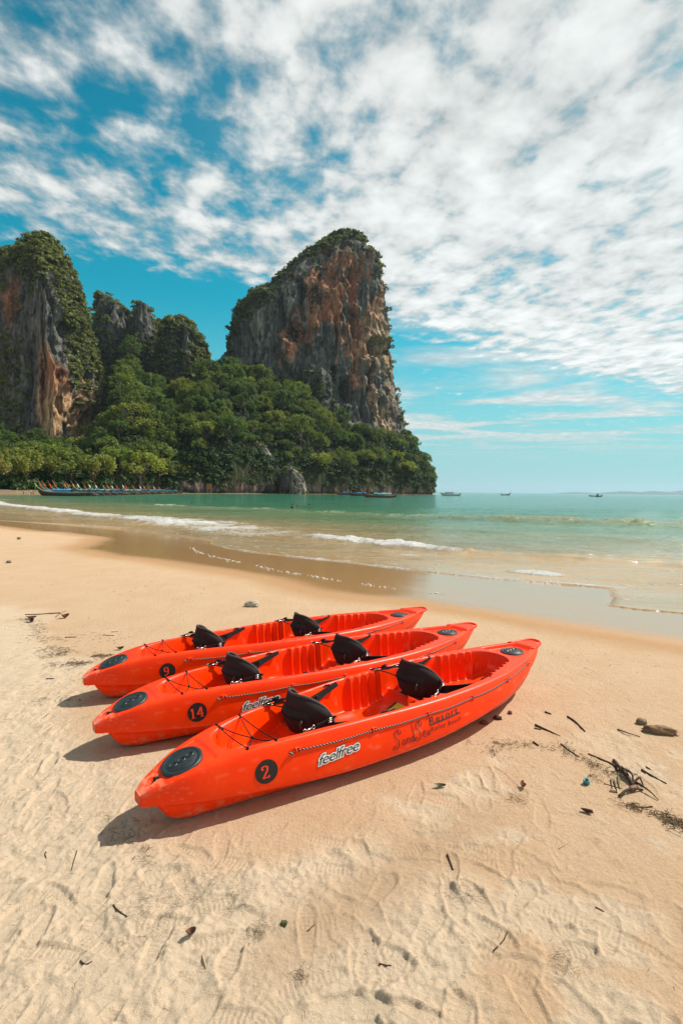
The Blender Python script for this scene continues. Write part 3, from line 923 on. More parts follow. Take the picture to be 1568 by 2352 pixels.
def seat(parent, u0, vc=-.03, lean=.07):
    n, k = 25, 15
    a = np.linspace(-1, 1, n)[None]; b = np.linspace(0, 1, k)[:, None]
    W = .145 + .058 * np.sin(np.clip(b * 1.25, 0, 1) * PI / 2)
    W = W * (1 - .16 * np.clip((b - .72) / .28, 0, 1) ** 2)
    H = .288 * (1 - .36 * np.abs(a) ** 3.6)
    u = u0 - lean * b - .02 * np.sin(b * PI) + .20 * np.abs(a) ** 2.0 * (1 - .15 * b)
    v = vc + W * a + 0 * b; z = .215 + H * b + 0 * a
    C = np.stack([u + 0 * v, -v, z], -1)
    th = (.014 + .008 * np.sin(b * PI)) * (1 - np.clip(np.maximum(np.abs(a), np.abs(2 * b - 1)), 0, 1) ** 6 * .75)
    du = np.gradient(C, axis=1); dv = np.gradient(C, axis=0)
    N = np.cross(du, dv); N /= np.linalg.norm(N, axis=-1, keepdims=True)
    F, B = C + N * th[..., None], C - N * th[..., None]
    V = np.concatenate([F.reshape(-1, 3), B.reshape(-1, 3)]); m_ = n * k
    Q = np.concatenate([grid_quads(k, n), grid_quads(k, n)[:, ::-1] + m_])
    bd = [(0, j) for j in range(n)] + [(i, n - 1) for i in range(1, k)] + [(k - 1, j) for j in range(n - 2, -1, -1)] + [(i, 0) for i in range(k - 2, 0, -1)]
    idx = [i * n + j for i, j in bd]
    S = [(idx[i], idx[(i + 1) % len(idx)], idx[(i + 1) % len(idx)] + m_, idx[i] + m_) for i in range(len(idx))]
    o = obj('backrest', mesh_np('backrest', V, np.concatenate([Q, np.array(S)])), M_FAB, parent)
    back = -1 if N[k // 2, n // 2, 0] > 0 else 1                # side that looks to the stern
    # grey piping along the upper edge
    top = C[k - 1] + np.array((0, 0, .004)); topL = C[k // 2:, 0]; topR = C[k // 2:, -1]
    MB().tube(np.concatenate([topL, top[1:-1], topR[::-1]]), .010, 6).build('piping', M_TRIM, o)
    # bulged pocket on the back, with zip and flap
    i0, i1, j0, j1 = 2, 11, 5, 20
    sub = (C + back * N * (th[..., None] + .002))[i0:i1, j0:j1]
    aa = np.linspace(-1, 1, j1 - j0)[None]; bb = np.linspace(-1, 1, i1 - i0)[:, None]
    bul = .026 * np.sqrt(np.clip(1 - np.maximum(np.abs(aa), np.abs(bb)) ** 5, 0, 1)) * (1 + .12 * fbm(aa * 2 + u0, bb * 2, 1, oct=2))
    pk = sub + back * N[i0:i1, j0:j1] * bul[..., None]
    q = grid_quads(i1 - i0, j1 - j0)
    p = obj('pocket', mesh_np('pocket', pk.reshape(-1, 3), q), M_FAB, o)
    r_ = pk.shape[0] - 3
    MB().tube(pk[r_, 1:-1] + back * N[i0 + r_, j0 + 1:j1 - 1] * .003, .005, 5).build('zip', M_WEB, o)
    MB().tube([pk[r_, -3] + back * N[i0 + r_, j1 - 3] * .004 + np.array(d_) for d_ in ((0, 0, 0), (-.012, 0, -.02), (-.008, 0, -.05))], .009, 5).build('zip_pull', M_TRIM, o)
    # wings running forward along the walls, tapering into straps
    for s in (-1, 1):
        t = np.linspace(0, 1, 14); e = u0 + .50
        ve = .93 * .855 * float(k_bw(e))
        uu = u0 + .10 + .42 * t; vv = vc * (1 - t) + s * (.225 + (ve - .228) * sstep(t, 0, .8))
        zc2 = .265 + .095 * t ** 1.5; hh = (.075 if s > 0 else .045) * (1 - t) ** 1.2 + .010
        A = np.stack([uu, -vv, zc2 + hh], -1); B_ = np.stack([uu, -vv + s * .02, zc2 - hh], -1)
        off = np.array((0, s * .008, 0))
        VV = np.concatenate([A + off, B_ + off, B_ - off, A - off]); k_ = len(t)
        QQ = [(c * k_ + i, c * k_ + i + 1, ((c + 1) % 4) * k_ + i + 1, ((c + 1) % 4) * k_ + i) for c in range(4) for i in range(k_ - 1)]
        wg = obj('side_strap', mesh_np('side_strap', VV, QQ, smooth=False), M_WEB, o)
        bk = MB(); c = (A[6] + B_[6]) / 2
        for d_ in (-.022, 0, .022): bk.box(c + np.array((d_, -s * .002, .004)), (.008, .026, .05))
        bk.build('buckle', M_BLK, wg, smooth=False)
        pz = A[10]
        lp = [pz + np.array(q_) for q_ in ((-.03, 0, 0), (0, 0, .018), (.03, 0, .016), (.05, 0, 0))]
        MB().tube(lp, .007, 5).build('strap_loop', M_WEB, wg)
        # short strap back down to the rim, with a metal snap hook
        ar = np.array(anchor(u0 - .165, s, .010)); st = np.array((u0 + .115, -(vc + s * .218), .375))
        P1 = st + (ar - st) * .18; P2 = st + (ar - st) * .66
        for d_ in (np.array((0, 0, 0)),):
            w_ = np.array((.014, 0, .010))
            pp = [st, P1 + np.array((0, 0, .012)), (P1 + P2) / 2, P2]
            VV = np.array([x_ + sg * w_ + np.array((0, f_ * .003, 0)) for x_ in pp for sg in (-1, 1) for f_ in (-1, 1)])
            QQ = []
            for i in range(3):
                b0 = 4 * i
                QQ += [(b0, b0 + 4, b0 + 6, b0 + 2), (b0 + 1, b0 + 3, b0 + 7, b0 + 5), (b0, b0 + 1, b0 + 5, b0 + 4), (b0 + 2, b0 + 6, b0 + 7, b0 + 3)]
            sp = obj('anchor_strap', mesh_np('anchor_strap', VV, QQ, smooth=False), M_WEB, o)
        sb = MB()
        for d_ in (-.012, .012, 0): sb.tube([P1 + np.array((-.016, -.004, d_)), P1 + np.array((.016, -.004, d_))], .0035, 5)
        sb.build('slide_buckle', M_STEEL, sp)
        hk = MB(); th_ = np.linspace(0, 2 * PI, 11)[:-1]; dirv = (ar - P2); dl = np.linalg.norm(dirv); dirv /= dl
        c1 = P2 + dirv * .012; c2 = ar - dirv * .008
        up_ = np.array((0, 0, 1.))
        hk.tube([c1 + .012 * (dirv * math.cos(q_) + up_ * math.sin(q_)) for q_ in th_], .003, 5, closed=True)
        hk.tube([c1 + dirv * .012, c2 - dirv * .012], [.006, .0045], 6)
        hk.tube([c2 + .011 * (dirv * math.cos(q_) + up_ * math.sin(q_)) for q_ in th_], .003, 5, closed=True)
        hk.build('snap_hook', M_STEEL, sp)
    # cords from the far upper corner back to the rim
    ar = np.array(anchor(u0 - .16, -1, .012)); tp = C[k - 4, 2]; md = (ar + tp) / 2 + np.array((-.03, 0, .015))
    cb = MB(); cb.tube([tp, md, ar], .0055, 5); cb.tube([C[4, 1], md + np.array((.03, -.01, -.045)), ar + np.array((.03, 0, 0))], .0045, 5)
    cb.tube([md + np.array((-.01, 0, .006)), md + np.array((.012, 0, .010)), md + np.array((.03, 0, .012))], .010, 5)
    cb.build('back_cord', M_WEB, o)
    # padded seat in the well
    pad = MB(); nn = 13
    aa = np.linspace(-1, 1, nn)[None]; bb = np.linspace(-1, 1, nn)[:, None]
    rr = np.clip(1 - np.maximum(np.abs(aa), np.abs(bb)) ** 4, 0, 1)
    uu = u0 + .17 + .15 * bb + 0 * aa; vv = vc * .5 + .19 * aa + 0 * bb
    zz = deck_z(uu, vv) + .004 + .03 * np.sqrt(rr)
    pad.add(np.stack([uu, -vv, zz], -1).reshape(-1, 3), grid_quads(nn, nn)[:, ::-1])
    pad.build('seat_pad', M_FAB, parent)
    return o


def build_kayak(number):
    root = empty('kayak')
    obj('hull', kayak_hull(), M_HULL, root)
    # carrying handle moulded round the bow
    t = np.linspace(-1, 1, 21)
    hu = 3.80 - .27 * np.abs(t) ** 1.9
    hv = np.sign(t) * np.minimum(.07 * np.abs(t) ** .55, .855 * k_bw(np.clip(hu, 0, 3.74)) + .02) * 1.0
    hv = np.sign(t) * (np.abs(t) ** .6) * .88 * .855 * float(k_bw(3.53))
    hz = .378 - .010 * np.abs(t)
    MB().tube(np.stack([hu, hv, hz], -1), .0135, 10).build('carry_handle', M_HULL, root)
    hatch(root, .24, .115); hatch(root, 3.40, .104)
    z0 = float(deck_z(np.array(.095), np.array(0.)))
    mb = MB().lathe([(.013, 0), (.013, .012), (.010, .016), (.001, .016)], 12); mb.box((0, 0, .022), (.028, .008, .012))
    mb.build('drain_plug', M_BLK, root, loc=(.095, 0, z0))
    # toggled eyelets and the flecked line down each side
    eu = [.805, 1.34, 1.80, 2.27, 2.77, 3.22]
    for s in (1, -1):
        pts = []
        for i, u in enumerate(eu):
            c = nearside(np.array(u), np.array(.72), .002); c = c * np.array((1, s, 1))
            tdir = nearside(np.array(u + .02), np.array(.72), .002) * np.array((1, s, 1)) - c; tdir /= np.linalg.norm(tdir)
            upd = nearside(np.array(u), np.array(.80), .002) * np.array((1, s, 1)) - c; upd /= np.linalg.norm(upd)
            nr = np.cross(tdir, upd); nr *= -1 if nr[1] * s > 0 else 1
            mb = MB(); th = np.arange(14) / 14 * 2 * PI
            mb.tube([c + tdir * .030 * math.cos(q) + upd * .017 * math.sin(q) for q in th], .0035, 5, closed=True)
            mb.tube([c - upd * .020, c + nr * .010, c + upd * .020], .0045, 5)
            mb.build('eyelet', M_HULL, root)
            pts.append(c + nr * .006)
        P = []
        for p, q in zip(pts[:-1], pts[1:]):
            for t_ in np.linspace(0, 1, 10)[:-1]:
                m_ = p * (1 - t_) + q * t_
                uu = m_[0]; qq = .72
                c = nearside(np.array(uu), np.array(qq), .006) * np.array((1, s, 1))
                P.append(c - np.array((0, 0, .006 * math.sin(t_ * PI))))
        P.append(pts[-1])
        mb = MB().tube(P, .0045, 5); mb.ball(P[0] - np.array((.03, 0, .006)), (.018, .009, .009), 8, 5); mb.ball(P[-1] + np.array((.015, 0, 0)), (.011, .008, .008), 8, 5)
        mb.tube([P[-1], P[-1] + np.array((.04, 0, -.008))], .004, 5)
        mb.build('side_rope', M_ROPE, root)
    # stretched cords over the stern well, with the knot where they meet
    K = np.array((.62, -.10, float(k_zs(.62)) + .004))
    L1, R1, L2, R2 = anchor(.54, -1), anchor(.54, 1), anchor(.71, -1), anchor(.71, 1)
    mb = MB()
    for p, q in ((L1, R1), (L1, K), (L2, K), (L2, R2), (K, R1), (K, R2)): mb.tube(deck_cord_pts(p, q), .0035, 5)
    for p in (L1, L2, R1, R2, K): mb.ball(p, .010, 7, 5)
    mb.ball((np.array(L1) * .8 + np.array(R1) * .2), .009, 7, 5)
    mb.build('deck_cord', M_CORD, root)
    seat(root, 1.05); seat(root, 2.10)
    # short leash in the foot well
    for u in (1.60, 2.63):
        v = .24; z = float(deck_z(np.array(u), np.array(v)))
        MB().tube([(u - .02, -v, z - .01), (u, -v, z + .045), (u + .06, -v + .01, z + .025), (u + .14, -v, z + .005)], .004, 5).build('leash', M_CORD, root)
    # warning sticker
    uu, vv = np.meshgrid(np.linspace(1.935, 2.035, 5), np.linspace(-.13, .02, 5), indexing='ij')
    sk = np.stack([uu, -vv, deck_z(uu, vv) + .0025], -1).reshape(-1, 3)
    stk = obj('sticker', mesh_np('sticker', sk, grid_quads(5, 5)[:, ::-1]), M_YEL, root)
    for vl in (-.145,):
        uu, vv = np.meshgrid(np.linspace(1.935, 2.035, 4), np.linspace(vl, vl + .022, 3), indexing='ij')
        obj('sticker_band', mesh_np('sticker_band', np.stack([uu, -vv, deck_z(uu, vv) + .0035], -1).reshape(-1, 3), grid_quads(4, 3)[:, ::-1]), M_INK, stk)
    # faded name across the bow deck
    V, F = text_shape('GEMINI', .045, .1)
    V = V - V.mean(0)
    P = np.stack([3.535 + V[:, 1], V[:, 0] * .55, deck_z(3.535 + V[:, 1], V[:, 0] * .55) + .003], -1)
    obj('bow_lettering', poly_mesh('bow_lettering', P, F), simple('faded_print', (.35, .035, .03), .6), root)
    # number disc
    r = .066; uc, zc_ = .625, .232
    rr, th = np.meshgrid(np.linspace(0.001, r, 8), np.linspace(0, 2 * PI, 40, endpoint=False), indexing='ij')
    P = side_map(uc, zc_, rr * np.cos(th), rr * np.sin(th), .0022).reshape(-1, 3)
    d = obj('number_disc', mesh_np('number_disc', P, grid_quads(8, 40, True)), M_DISC, root)
    x0 = -.026 if len(number) == 1 else -.042
    for ch in number:
        V, F = strokes(NUM[ch], .16 if ch != '9' else .17)
        wv = {'1': .40, '4': .60}.get(ch, .5)
        V = V * .068
        P = side_map(uc, zc_, x0 + V[:, 0] * 1.05, V[:, 1] - .034, .0036, .10)
        obj('numeral', poly_mesh('numeral', P, F), M_REDP, d)
        x0 += .034 if ch == '1' else .05
    # maker's logo: dark slanted letters on a white cut-out outline
    V, F = text_shape('feelfree', .078, .32, 0.0, .88)
    Vo, Fo = text_shape('feelfree', .078, .32, .0052, .88)
    Vk, Fk = text_shape('feelfree', .078, .32, .0072, .88)
    Vc = V.mean(0); sx = .285 / np.ptp(V[:, 0])
    for nm, VV, FF, mt, of in (('logo_edge', Vk, Fk, M_INK, .0020), ('logo_outline', Vo, Fo, M_WHITE, .0030), ('logo_letters', V, F, M_INK, .0040)):
        W = (VV - Vc) * np.array((sx, 1.08))
        P = side_map(1.085, .226, W[:, 0], W[:, 1] , of, .10)
        obj(nm, poly_mesh(nm, P, FF), mt, root)
    # hotel lettering: curled script, then two plain lines about a rule
    S = lambda x, y, s: [(x + s * a, y + s * b) for a, b in spiral(.62, .86, .05, .17, PI * 2.6, PI * .5, 12) + [(.30, .98), (.22, .78), (.34, .55), (.50, .38), (.52, .15), (.38, -.06), (.2, -.08)] + spiral(.20, .06, .14, .03, -PI / 2, -PI * 2.6, 12)]
    o_ = lambda x, w=.1: [[(x + w, .05 + .28), (x + w * .4, .33), (x, .2), (x + w * .3, .03), (x + w * .8, .08), (x + w, .3), (x + w * 1.05, .06), (x + w * 1.2, .02)]]
    paths = [S(-.05, 0, 1.0)] + o_(.72, .2)
    paths += [[(1.08, .36), (1.09, .02)], [(1.09, .2), (1.2, .36), (1.28, .25), (1.29, .02)]]
    paths += [[(1.62, .12), (1.5, .34), (1.4, .2), (1.44, .04), (1.55, .06), (1.63, .25)], [(1.55, 1.06), (1.60, .6), (1.66, .02)]]
    paths += [S(1.62, .04, 1.0)]
    paths += [[(2.38, .20), (2.52, .28), (2.50, .42), (2.40, .38), (2.36, .18), (2.46, .03), (2.58, .10)]] + o_(2.68, .2)
    V, F = strokes(paths, .055)
    V = V * .108
    P = side_map(1.485, .150, V[:, 0], V[:, 1], .0028, .055)
    obj('script_lettering', poly_mesh('script_lettering', P, F), M_INK, root)
    for nm, txt, sz, uc_, z_, wid in (('lettering', 'Resort', .060, 1.945, .262, .285), ('lettering', 'Railay', .042, 1.880, .203, .140), ('lettering', 'Beach', .042, 2.045, .203, .135)):
        V, F = text_shape(txt, sz, 0, 0, 1.15); V = V - np.array(((V[:, 0].max() + V[:, 0].min()) / 2, sz * .3)); V[:, 0] *= wid / np.ptp(V[:, 0])
        P = side_map(uc_, z_, V[:, 0], V[:, 1], .0028, .04)
        obj(nm, poly_mesh(nm, P, F), M_INK, root)
    uu = np.linspace(-.155, .155, 24); V = np.concatenate([np.stack([uu, uu * 0 + .004], -1), np.stack([uu, uu * 0 - .004], -1)])
    P = side_map(1.955, .238, V[:, 0], V[:, 1], .0028, .04)
    obj('lettering_rule', poly_mesh('lettering_rule', P, [(i, i + 1, 25 + i, 24 + i) for i in range(23)]), M_INK, root)
    return root


K_LABEL = {'2': ('orange kayak nearest the front, black disc with red 2 and hotel lettering on its side', (0, 0, 0)),
           '14': ('middle orange kayak of the three, with the black disc marked 14 on its side', (0, 0, 0)),
           '9': ('rear orange kayak nearest the sea, with the black disc marked 9 on its side', (0, 0, 0))}


def build_kayaks():
    k = build_kayak('2'); km = kid_map(k); discs = None
    for num, (x, y, a) in zip(('2', '14', '9'), KAYAK_POSE):
        o = k if num == '2' else copy_tree(k, km)
        o.location = (x, y, -.004 + float(sand_z(np.array(x + 1.7 * math.cos(a)), np.array(y + 1.7 * math.sin(a)))))
        o.rotation_euler = (0, 0, a)
        tag(o, K_LABEL[num][0], 'kayak', 'orange kayaks drawn up on the sand')
        if num != '2':
            bpy.context.view_layer.update()
            d = [c for c in children(o) if c.name.startswith('number_disc')][0]
            for c in children(d): bpy.data.objects.remove(c)
            x0 = -.026 if len(num) == 1 else -.045
            for ch in num:
                V, F = strokes(NUM[ch], .17); V = V * .068
                P = side_map(.625, .232, x0 + V[:, 0] * 1.05, V[:, 1] - .034, .0036, .10)
                obj('numeral', poly_mesh('numeral', P, F), M_REDP, d)
                x0 += .044 if ch == '1' else .05


build_kayaks()
# ------------------------------------------------------------------ limestone towers, wooded slope, trees
DARKL = (.028, .055, .018)


def leaf_mat(name, base, var=.62, hue=(1.12, 1.15, .8)):
    m_, t, b = new_mat(name)
    tc = t.node('ShaderNodeTexCoord'); geo = t.node('ShaderNodeNewGeometry'); oi = t.node('ShaderNodeObjectInfo')
    n = t.noise(geo.outputs['Position'], .25, 3, .6)
    r = geo.outputs['Random Per Island']
    k = t.math('ADD', t.math('MULTIPLY', n, .75), t.math('MULTIPLY', r, .45))
    k = t.math('ADD', k, t.math('MULTIPLY', oi.outputs['Random'], .25))
    lo = tuple(c * (1 - var) for c in base); hi = tuple(c * (1 + var) * h for c, h in zip(base, hue))
    c = t.ramp(k, [(.25, lo), (.6, base), (1.0, hi)])
    t.l.new(c, b.inputs['Base Color'])
    b.inputs['Roughness'].default_value = .6; b.inputs['Specular IOR Level'].default_value = .25
    tr = t.node('ShaderNodeBsdfTranslucent'); t.l.new(t.mix(1.0, c, (1.1, 1.2, .55, 1), 'MULTIPLY'), tr.inputs[0])
    mx = t.node('ShaderNodeMixShader'); mx.inputs[0].default_value = .36
    out = t.n['Material Output']
    t.l.new(b.outputs[0], mx.inputs[1]); t.l.new(tr.outputs[0], mx.inputs[2]); t.l.new(mx.outputs[0], out.inputs[0])
    return m_


M_LEAF = [leaf_mat('leaves_dark', (.074, .114, .028)), leaf_mat('leaves_mid', (.112, .143, .031)), leaf_mat('leaves_light', (.172, .186, .038)), leaf_mat('leaves_dry', (.15, .125, .045))]
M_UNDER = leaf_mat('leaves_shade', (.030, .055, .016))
M_CLIFFLEAF = leaf_mat('cliff_leaves', (.105, .115, .034))
M_BARK = simple('bark', (.12, .095, .07), .9, .2, scale=2, var=.4)


def rock_mat():
    m_, t, b = new_mat('limestone')
    tc = t.node('ShaderNodeTexCoord'); P = tc.outputs['Object']
    c = attr(t, 'rock', True)
    n = t.noise(t.mapping(P, (1, 1, .16)), .26, 6, .68, .3); n2 = t.noise(t.mapping(P, (1, 1, .6)), .5, 5, .7)
    st = t.noise(t.mapping(P, (1, 1, .05)), .55, 3, .6)
    c = t.mix(1.0, c, t.ramp(n, [(.30, (.36, .36, .37)), (.42, (.85, .85, .85)), (.55, (1.2, 1.2, 1.2)), (.72, (1.75, 1.7, 1.62))]), 'MULTIPLY')
    c = t.mix(1.0, c, t.ramp(n2, [(.32, (.55, .55, .55)), (.5, (1.0, 1.0, 1.0)), (.7, (1.35, 1.35, 1.35))]), 'MULTIPLY')
    c = t.mix(1.0, c, t.ramp(st, [(.36, (.55, .55, .56)), (.5, (1, 1, 1)), (.66, (1.2, 1.2, 1.2))]), 'MULTIPLY')
    t.l.new(c, b.inputs['Base Color']); b.inputs['Roughness'].default_value = .92; b.inputs['Specular IOR Level'].default_value = .15
    t.l.new(t.bump(t.math('ADD', n, t.math('MULTIPLY', n2, .6)), 1.0, 4.5), b.inputs['Normal'])
    return m_


M_ROCK = rock_mat()


def leaf_cards(C, size, r, flat=.0, n_per=12, spread=1.0, up=.35, leaf=1.0):
    """clumps of small leaf faces round centres C; returns verts, quads"""
    N = len(C); k = n_per
    d = r.normal(size=(N, k, 3)); d /= np.linalg.norm(d, axis=-1, keepdims=True)
    d[..., 2] = np.abs(d[..., 2]) * .9 + d[..., 2] * .1
    rad = size[:, None] * spread * r.uniform(.55, 1.0, (N, k))
    P = C[:, None] + d * rad[..., None] * np.array((1, 1, .75))
    nrm = d + up * np.array((0, 0, 1)) + r.normal(scale=.45, size=d.shape); nrm /= np.linalg.norm(nrm, axis=-1, keepdims=True)
    t = np.cross(nrm, r.normal(size=d.shape)); t /= np.linalg.norm(t, axis=-1, keepdims=True)
    b = np.cross(nrm, t)
    s = leaf * size[:, None, None] * r.uniform(.28, .52, (N, k, 1))
    q = [(-1, -.6), (.9, -.75), (1.05, .55), (-.7, .8)]
    V = np.stack([P + s * (a * t + e * b) + nrm * s * (.25 if i % 2 else -.1) for i, (a, e) in enumerate(q)], 2).reshape(-1, 3)
    return V, np.arange(N * k * 4).reshape(-1, 4)


def rock_mass(name, sil, Yc, depth, seed, label, tint, veg, dents=(), power=2.2, skew=0.0, nth=420, nz=300, fl=1.0, base=-2.0, arete=None, amp=1.0, leaf=None, nveg=800, vsize=(1.4, 3.0), drop=7.0):
    """a tower whose outline (picture height, left, right) is carried back to distance Yc and given full depth"""
    r = np.random.default_rng(seed)
    sil = np.array(sil, float)
    sil[:, 0] += drop * np.exp(-(sil[:, 0] - sil[:, 0].min()) / 55)
    # centre line and half width seen along the line of sight, so that depth does not widen the outline
    def look(x, y):
        q = ray(x, y); return math.atan2(q[0], q[1]), q[2] / math.hypot(q[0], q[1])
    le = [(look(xl, y), look(xr, y)) for y, xl, xr in sil]
    ph = np.array([(l[0], r_[0]) for l, r_ in le]); pc = ph.mean(1); hwa = np.tan((ph[:, 1] - ph[:, 0]) / 2)
    rho = Yc / math.cos(float(np.median(pc)))
    zz = np.array([CAM_H + rho * (l[1] + r_[1]) / 2 for l, r_ in le])
    o = np.argsort(zz); zz = zz[o]; pc = pc[o]; hwa = hwa[o] * rho * .965
    z0, z1 = base, zz[-1]
    w = np.linspace(0, 1, nz); zl = z0 + (z1 - z0) * (1 - (1 - w) ** 1.25)
    pz = crom(zz, pc, np.maximum(zl, zz[0])); hw = crom(zz, hwa, np.maximum(zl, zz[0]))[:, None]
    p0 = float(np.median(pc)); dv = np.array((math.sin(p0), math.cos(p0))); lv = np.array((dv[1], -dv[0]))
    th = np.linspace(0, 2 * PI, nth, endpoint=False)
    # more columns on the side that faces the water
    th = th - .55 * np.sin(th - 1.5 * PI) * -1 * .6
    ct, st = np.cos(th), np.sin(th)
    pw = 2 / power
    ex = np.sign(ct) * np.abs(ct) ** pw; ey = np.sign(st) * np.abs(st) ** pw
    taper = np.clip(hw / hw.max(), .05, 1)
    la = hw * ex[None]; de = depth * taper ** .8 * (ey[None] + skew * ex[None])
    if arete is not None:                                    # a sharp edge facing the water
        xa, amt = arete
        de = de - amt * np.exp(-np.abs((la - hw * xa) / (.30 * hw + 1)) * 1.2) * (st[None] < 0) * taper
    la = la * (1 + de / rho)                                 # keep the outline where it is seen
    cx = (rho * np.sin(pz))[:, None]; cy = (rho * np.cos(pz))[:, None]
    X = cx + lv[0] * la + dv[0] * de; Y = cy + lv[1] * la + dv[1] * de
    Zg = np.repeat(zl[:, None], nth, 1)
    # displacement: flutes, ledges, hollows
    ox, oy = seed * 13.7, seed * 7.3
    n1 = ct[None] / np.maximum(hw, 4) * hw.max(); n2 = st[None] / depth * hw.max(); ln = np.hypot(n1, n2); nx, ny = lv[0] * n1 / ln + dv[0] * n2 / ln, lv[1] * n1 / ln + dv[1] * n2 / ln
    s_ = .022 / fl
    big = fbm(X * s_ + ox, Y * s_ + oy, Zg * s_ * .55, oct=3)
    flute = fbm(X * .11 / fl + ox, Y * .11 / fl, Zg * .020 / fl + oy, oct=4, gain=.6)
    crack = 1 - np.abs(perlin(X * .075 / fl + 3 + .4 * big, Y * .075 / fl + ox, Zg * .016 / fl)); crack = np.clip(crack - .72, 0, 1) / .28
    ledge = fbm(X * .03 + 4, Y * .03 + ox, Zg * .10, oct=3)
    knob = fbm(X * .16 + ox, Y * .16, Zg * .13 + 5, oct=3)
    pit = np.clip(fbm(X * .07 + 9 + ox, Y * .07, Zg * .05 + 3, oct=3) - .45, 0, 1)
    rg = 1 - np.abs(fbm(X * .16 / fl + ox, Y * .16 / fl + 2, Zg * .028 / fl, oct=3, gain=.6)); rg2 = 1 - np.abs(fbm(X * .30 / fl + ox, Y * .30 / fl, Zg * .10 / fl + oy, oct=2))
    D = amp * (5.0 * big + 2.2 * flute - 4.2 * crack + 2.0 * ledge + .8 * knob - 11 * pit + 3.2 * (rg - .7) + 1.3 * (rg2 - .7))
    env = sstep(zl, z1, z1 - .12 * (z1 - z0))[:, None] * .75 + .25
    D = (D - 1.2 * amp) * env * np.clip(hw / 18, .25, 1)
    for (px, py, rx, ry, dp) in dents:
        c = atY(px, py, Yc); sx = rx / FPX * Yc; sz_ = ry / FPX * Yc
        e = ((X - c[0]) / sx) ** 2 + ((Zg - c[2]) / sz_) ** 2 + .5 * knob
        D = D - 1.7 * dp * np.exp(-np.clip(e, 0, 30) ** 2.5) * (st[None] < .1)
    X = X + nx * D; Y = Y + ny * D
    # bring the roughened outline back to the outline that was asked for, smoothly from level to level
    an = np.arctan2(X, Y); rd = np.hypot(X, Y)
    tl = pz - np.arctan(hw[:, 0] / .965 / rho) + .0030; tr = pz + np.arctan(hw[:, 0] / .965 / rho) - .0030
    bad = np.maximum(tr - tl, .004) - (tr - tl); tl, tr = tl - bad / 2, tr + bad / 2
    kk = np.hanning(max(5, nz // 14) | 1); kk /= kk.sum()
    sm = lambda v: np.convolve(np.pad(v, len(kk) // 2, mode='edge'), kk, mode='valid')
    a0, a1 = sm(an.min(1)), sm(an.max(1))
    an = tl[:, None] + (an - a0[:, None]) * ((tr - tl) / np.maximum(a1 - a0, 1e-4))[:, None]
    X, Y = rd * np.sin(an), rd * np.cos(an)
    top = sstep(w, .97, 1.0)[:, None]
    Zg = Zg + 1.6 * top * big
    V = np.stack([X, Y, Zg], -1).reshape(-1, 3)
    V = np.concatenate([V, [[cx[-1, 0], cy[-1, 0], z1 + .6]]]); n = nth
    Q = grid_quads(nz, nth, True)
    T = [((nz - 1) * n + j, (nz - 1) * n + (j + 1) % n, len(V) - 1) for j in range(n)]
    # picture position of each point, for the mineral stains and the shade painted on the leftmost cliff
    cxp, cyp = px_of(X, Y, Zg)
    sn = fbm(X * .09 + 5 + ox, Y * .09, Zg * .012, oct=4, gain=.6); sn2 = fbm(X * .035 + 7, Y * .035 + ox, Zg * .02 + 2, oct=3); sn3 = fbm(X * .22 + ox, Y * .22, Zg * .03, oct=3)
    col = tint(cxp, cyp, sn, sn2, sn3, (Zg - z0) / (z1 - z0))
    dk = np.clip(.5 * crack + pit * 1.2, 0, 1)[..., None]
    col = col * (1 - .35 * dk)
    colv = np.concatenate([col.reshape(-1, 3), [col[-1].mean(0)]])
    o = obj(name, mesh_np(name, V, Q, T, colors={'rock': colv}), M_ROCK, kind='structure', label=label)
    # shrubs rooted on ledges, shoulders and the summit
    vis = (st[None] < .35) + 0 * X > 0
    up_ = np.gradient(Zg, axis=0); slope = np.abs(np.gradient(np.hypot(X - cx, Y - cy), axis=0)) / (up_ + 1e-3)
    pr = veg(cxp, cyp, sn2, ledge, (Zg - z0) / (z1 - z0), slope) * vis
    area = np.gradient(X, axis=1) ** 2 + np.gradient(Y, axis=1) ** 2
    pr = pr * np.sqrt(area) * np.abs(up_)
    pr = np.clip(pr, 0, None).ravel(); pr /= pr.sum()
    idx = r.choice(len(pr), nveg, p=pr)
    C = V[:-1][idx] + np.stack([nx.ravel()[idx], ny.ravel()[idx], np.zeros(nveg)], -1) * .7 + r.normal(scale=.5, size=(nveg, 3))
    size = r.uniform(*vsize, nveg) * r.choice([.7, 1, 1, 1.35], nveg)
    LV, LQ = leaf_cards(C, size, r, n_per=26, leaf=.66)
    obj('foliage', mesh_np('foliage', LV, LQ, smooth=False), leaf or M_CLIFFLEAF, kind='stuff', label='shrubs and creepers growing on the ' + label.split(',')[0])
    return o


def lerp3(a, b, t): return np.array(a) * (1 - t[..., None]) + np.array(b) * t[..., None]


GREY, PALE, BLACK, ORANGE, RUST, TAN = (.15, .148, .135), (.25, .24, .205), (.045, .045, .043), (.44, .20, .10), (.36, .115, .058), (.44, .31, .20)


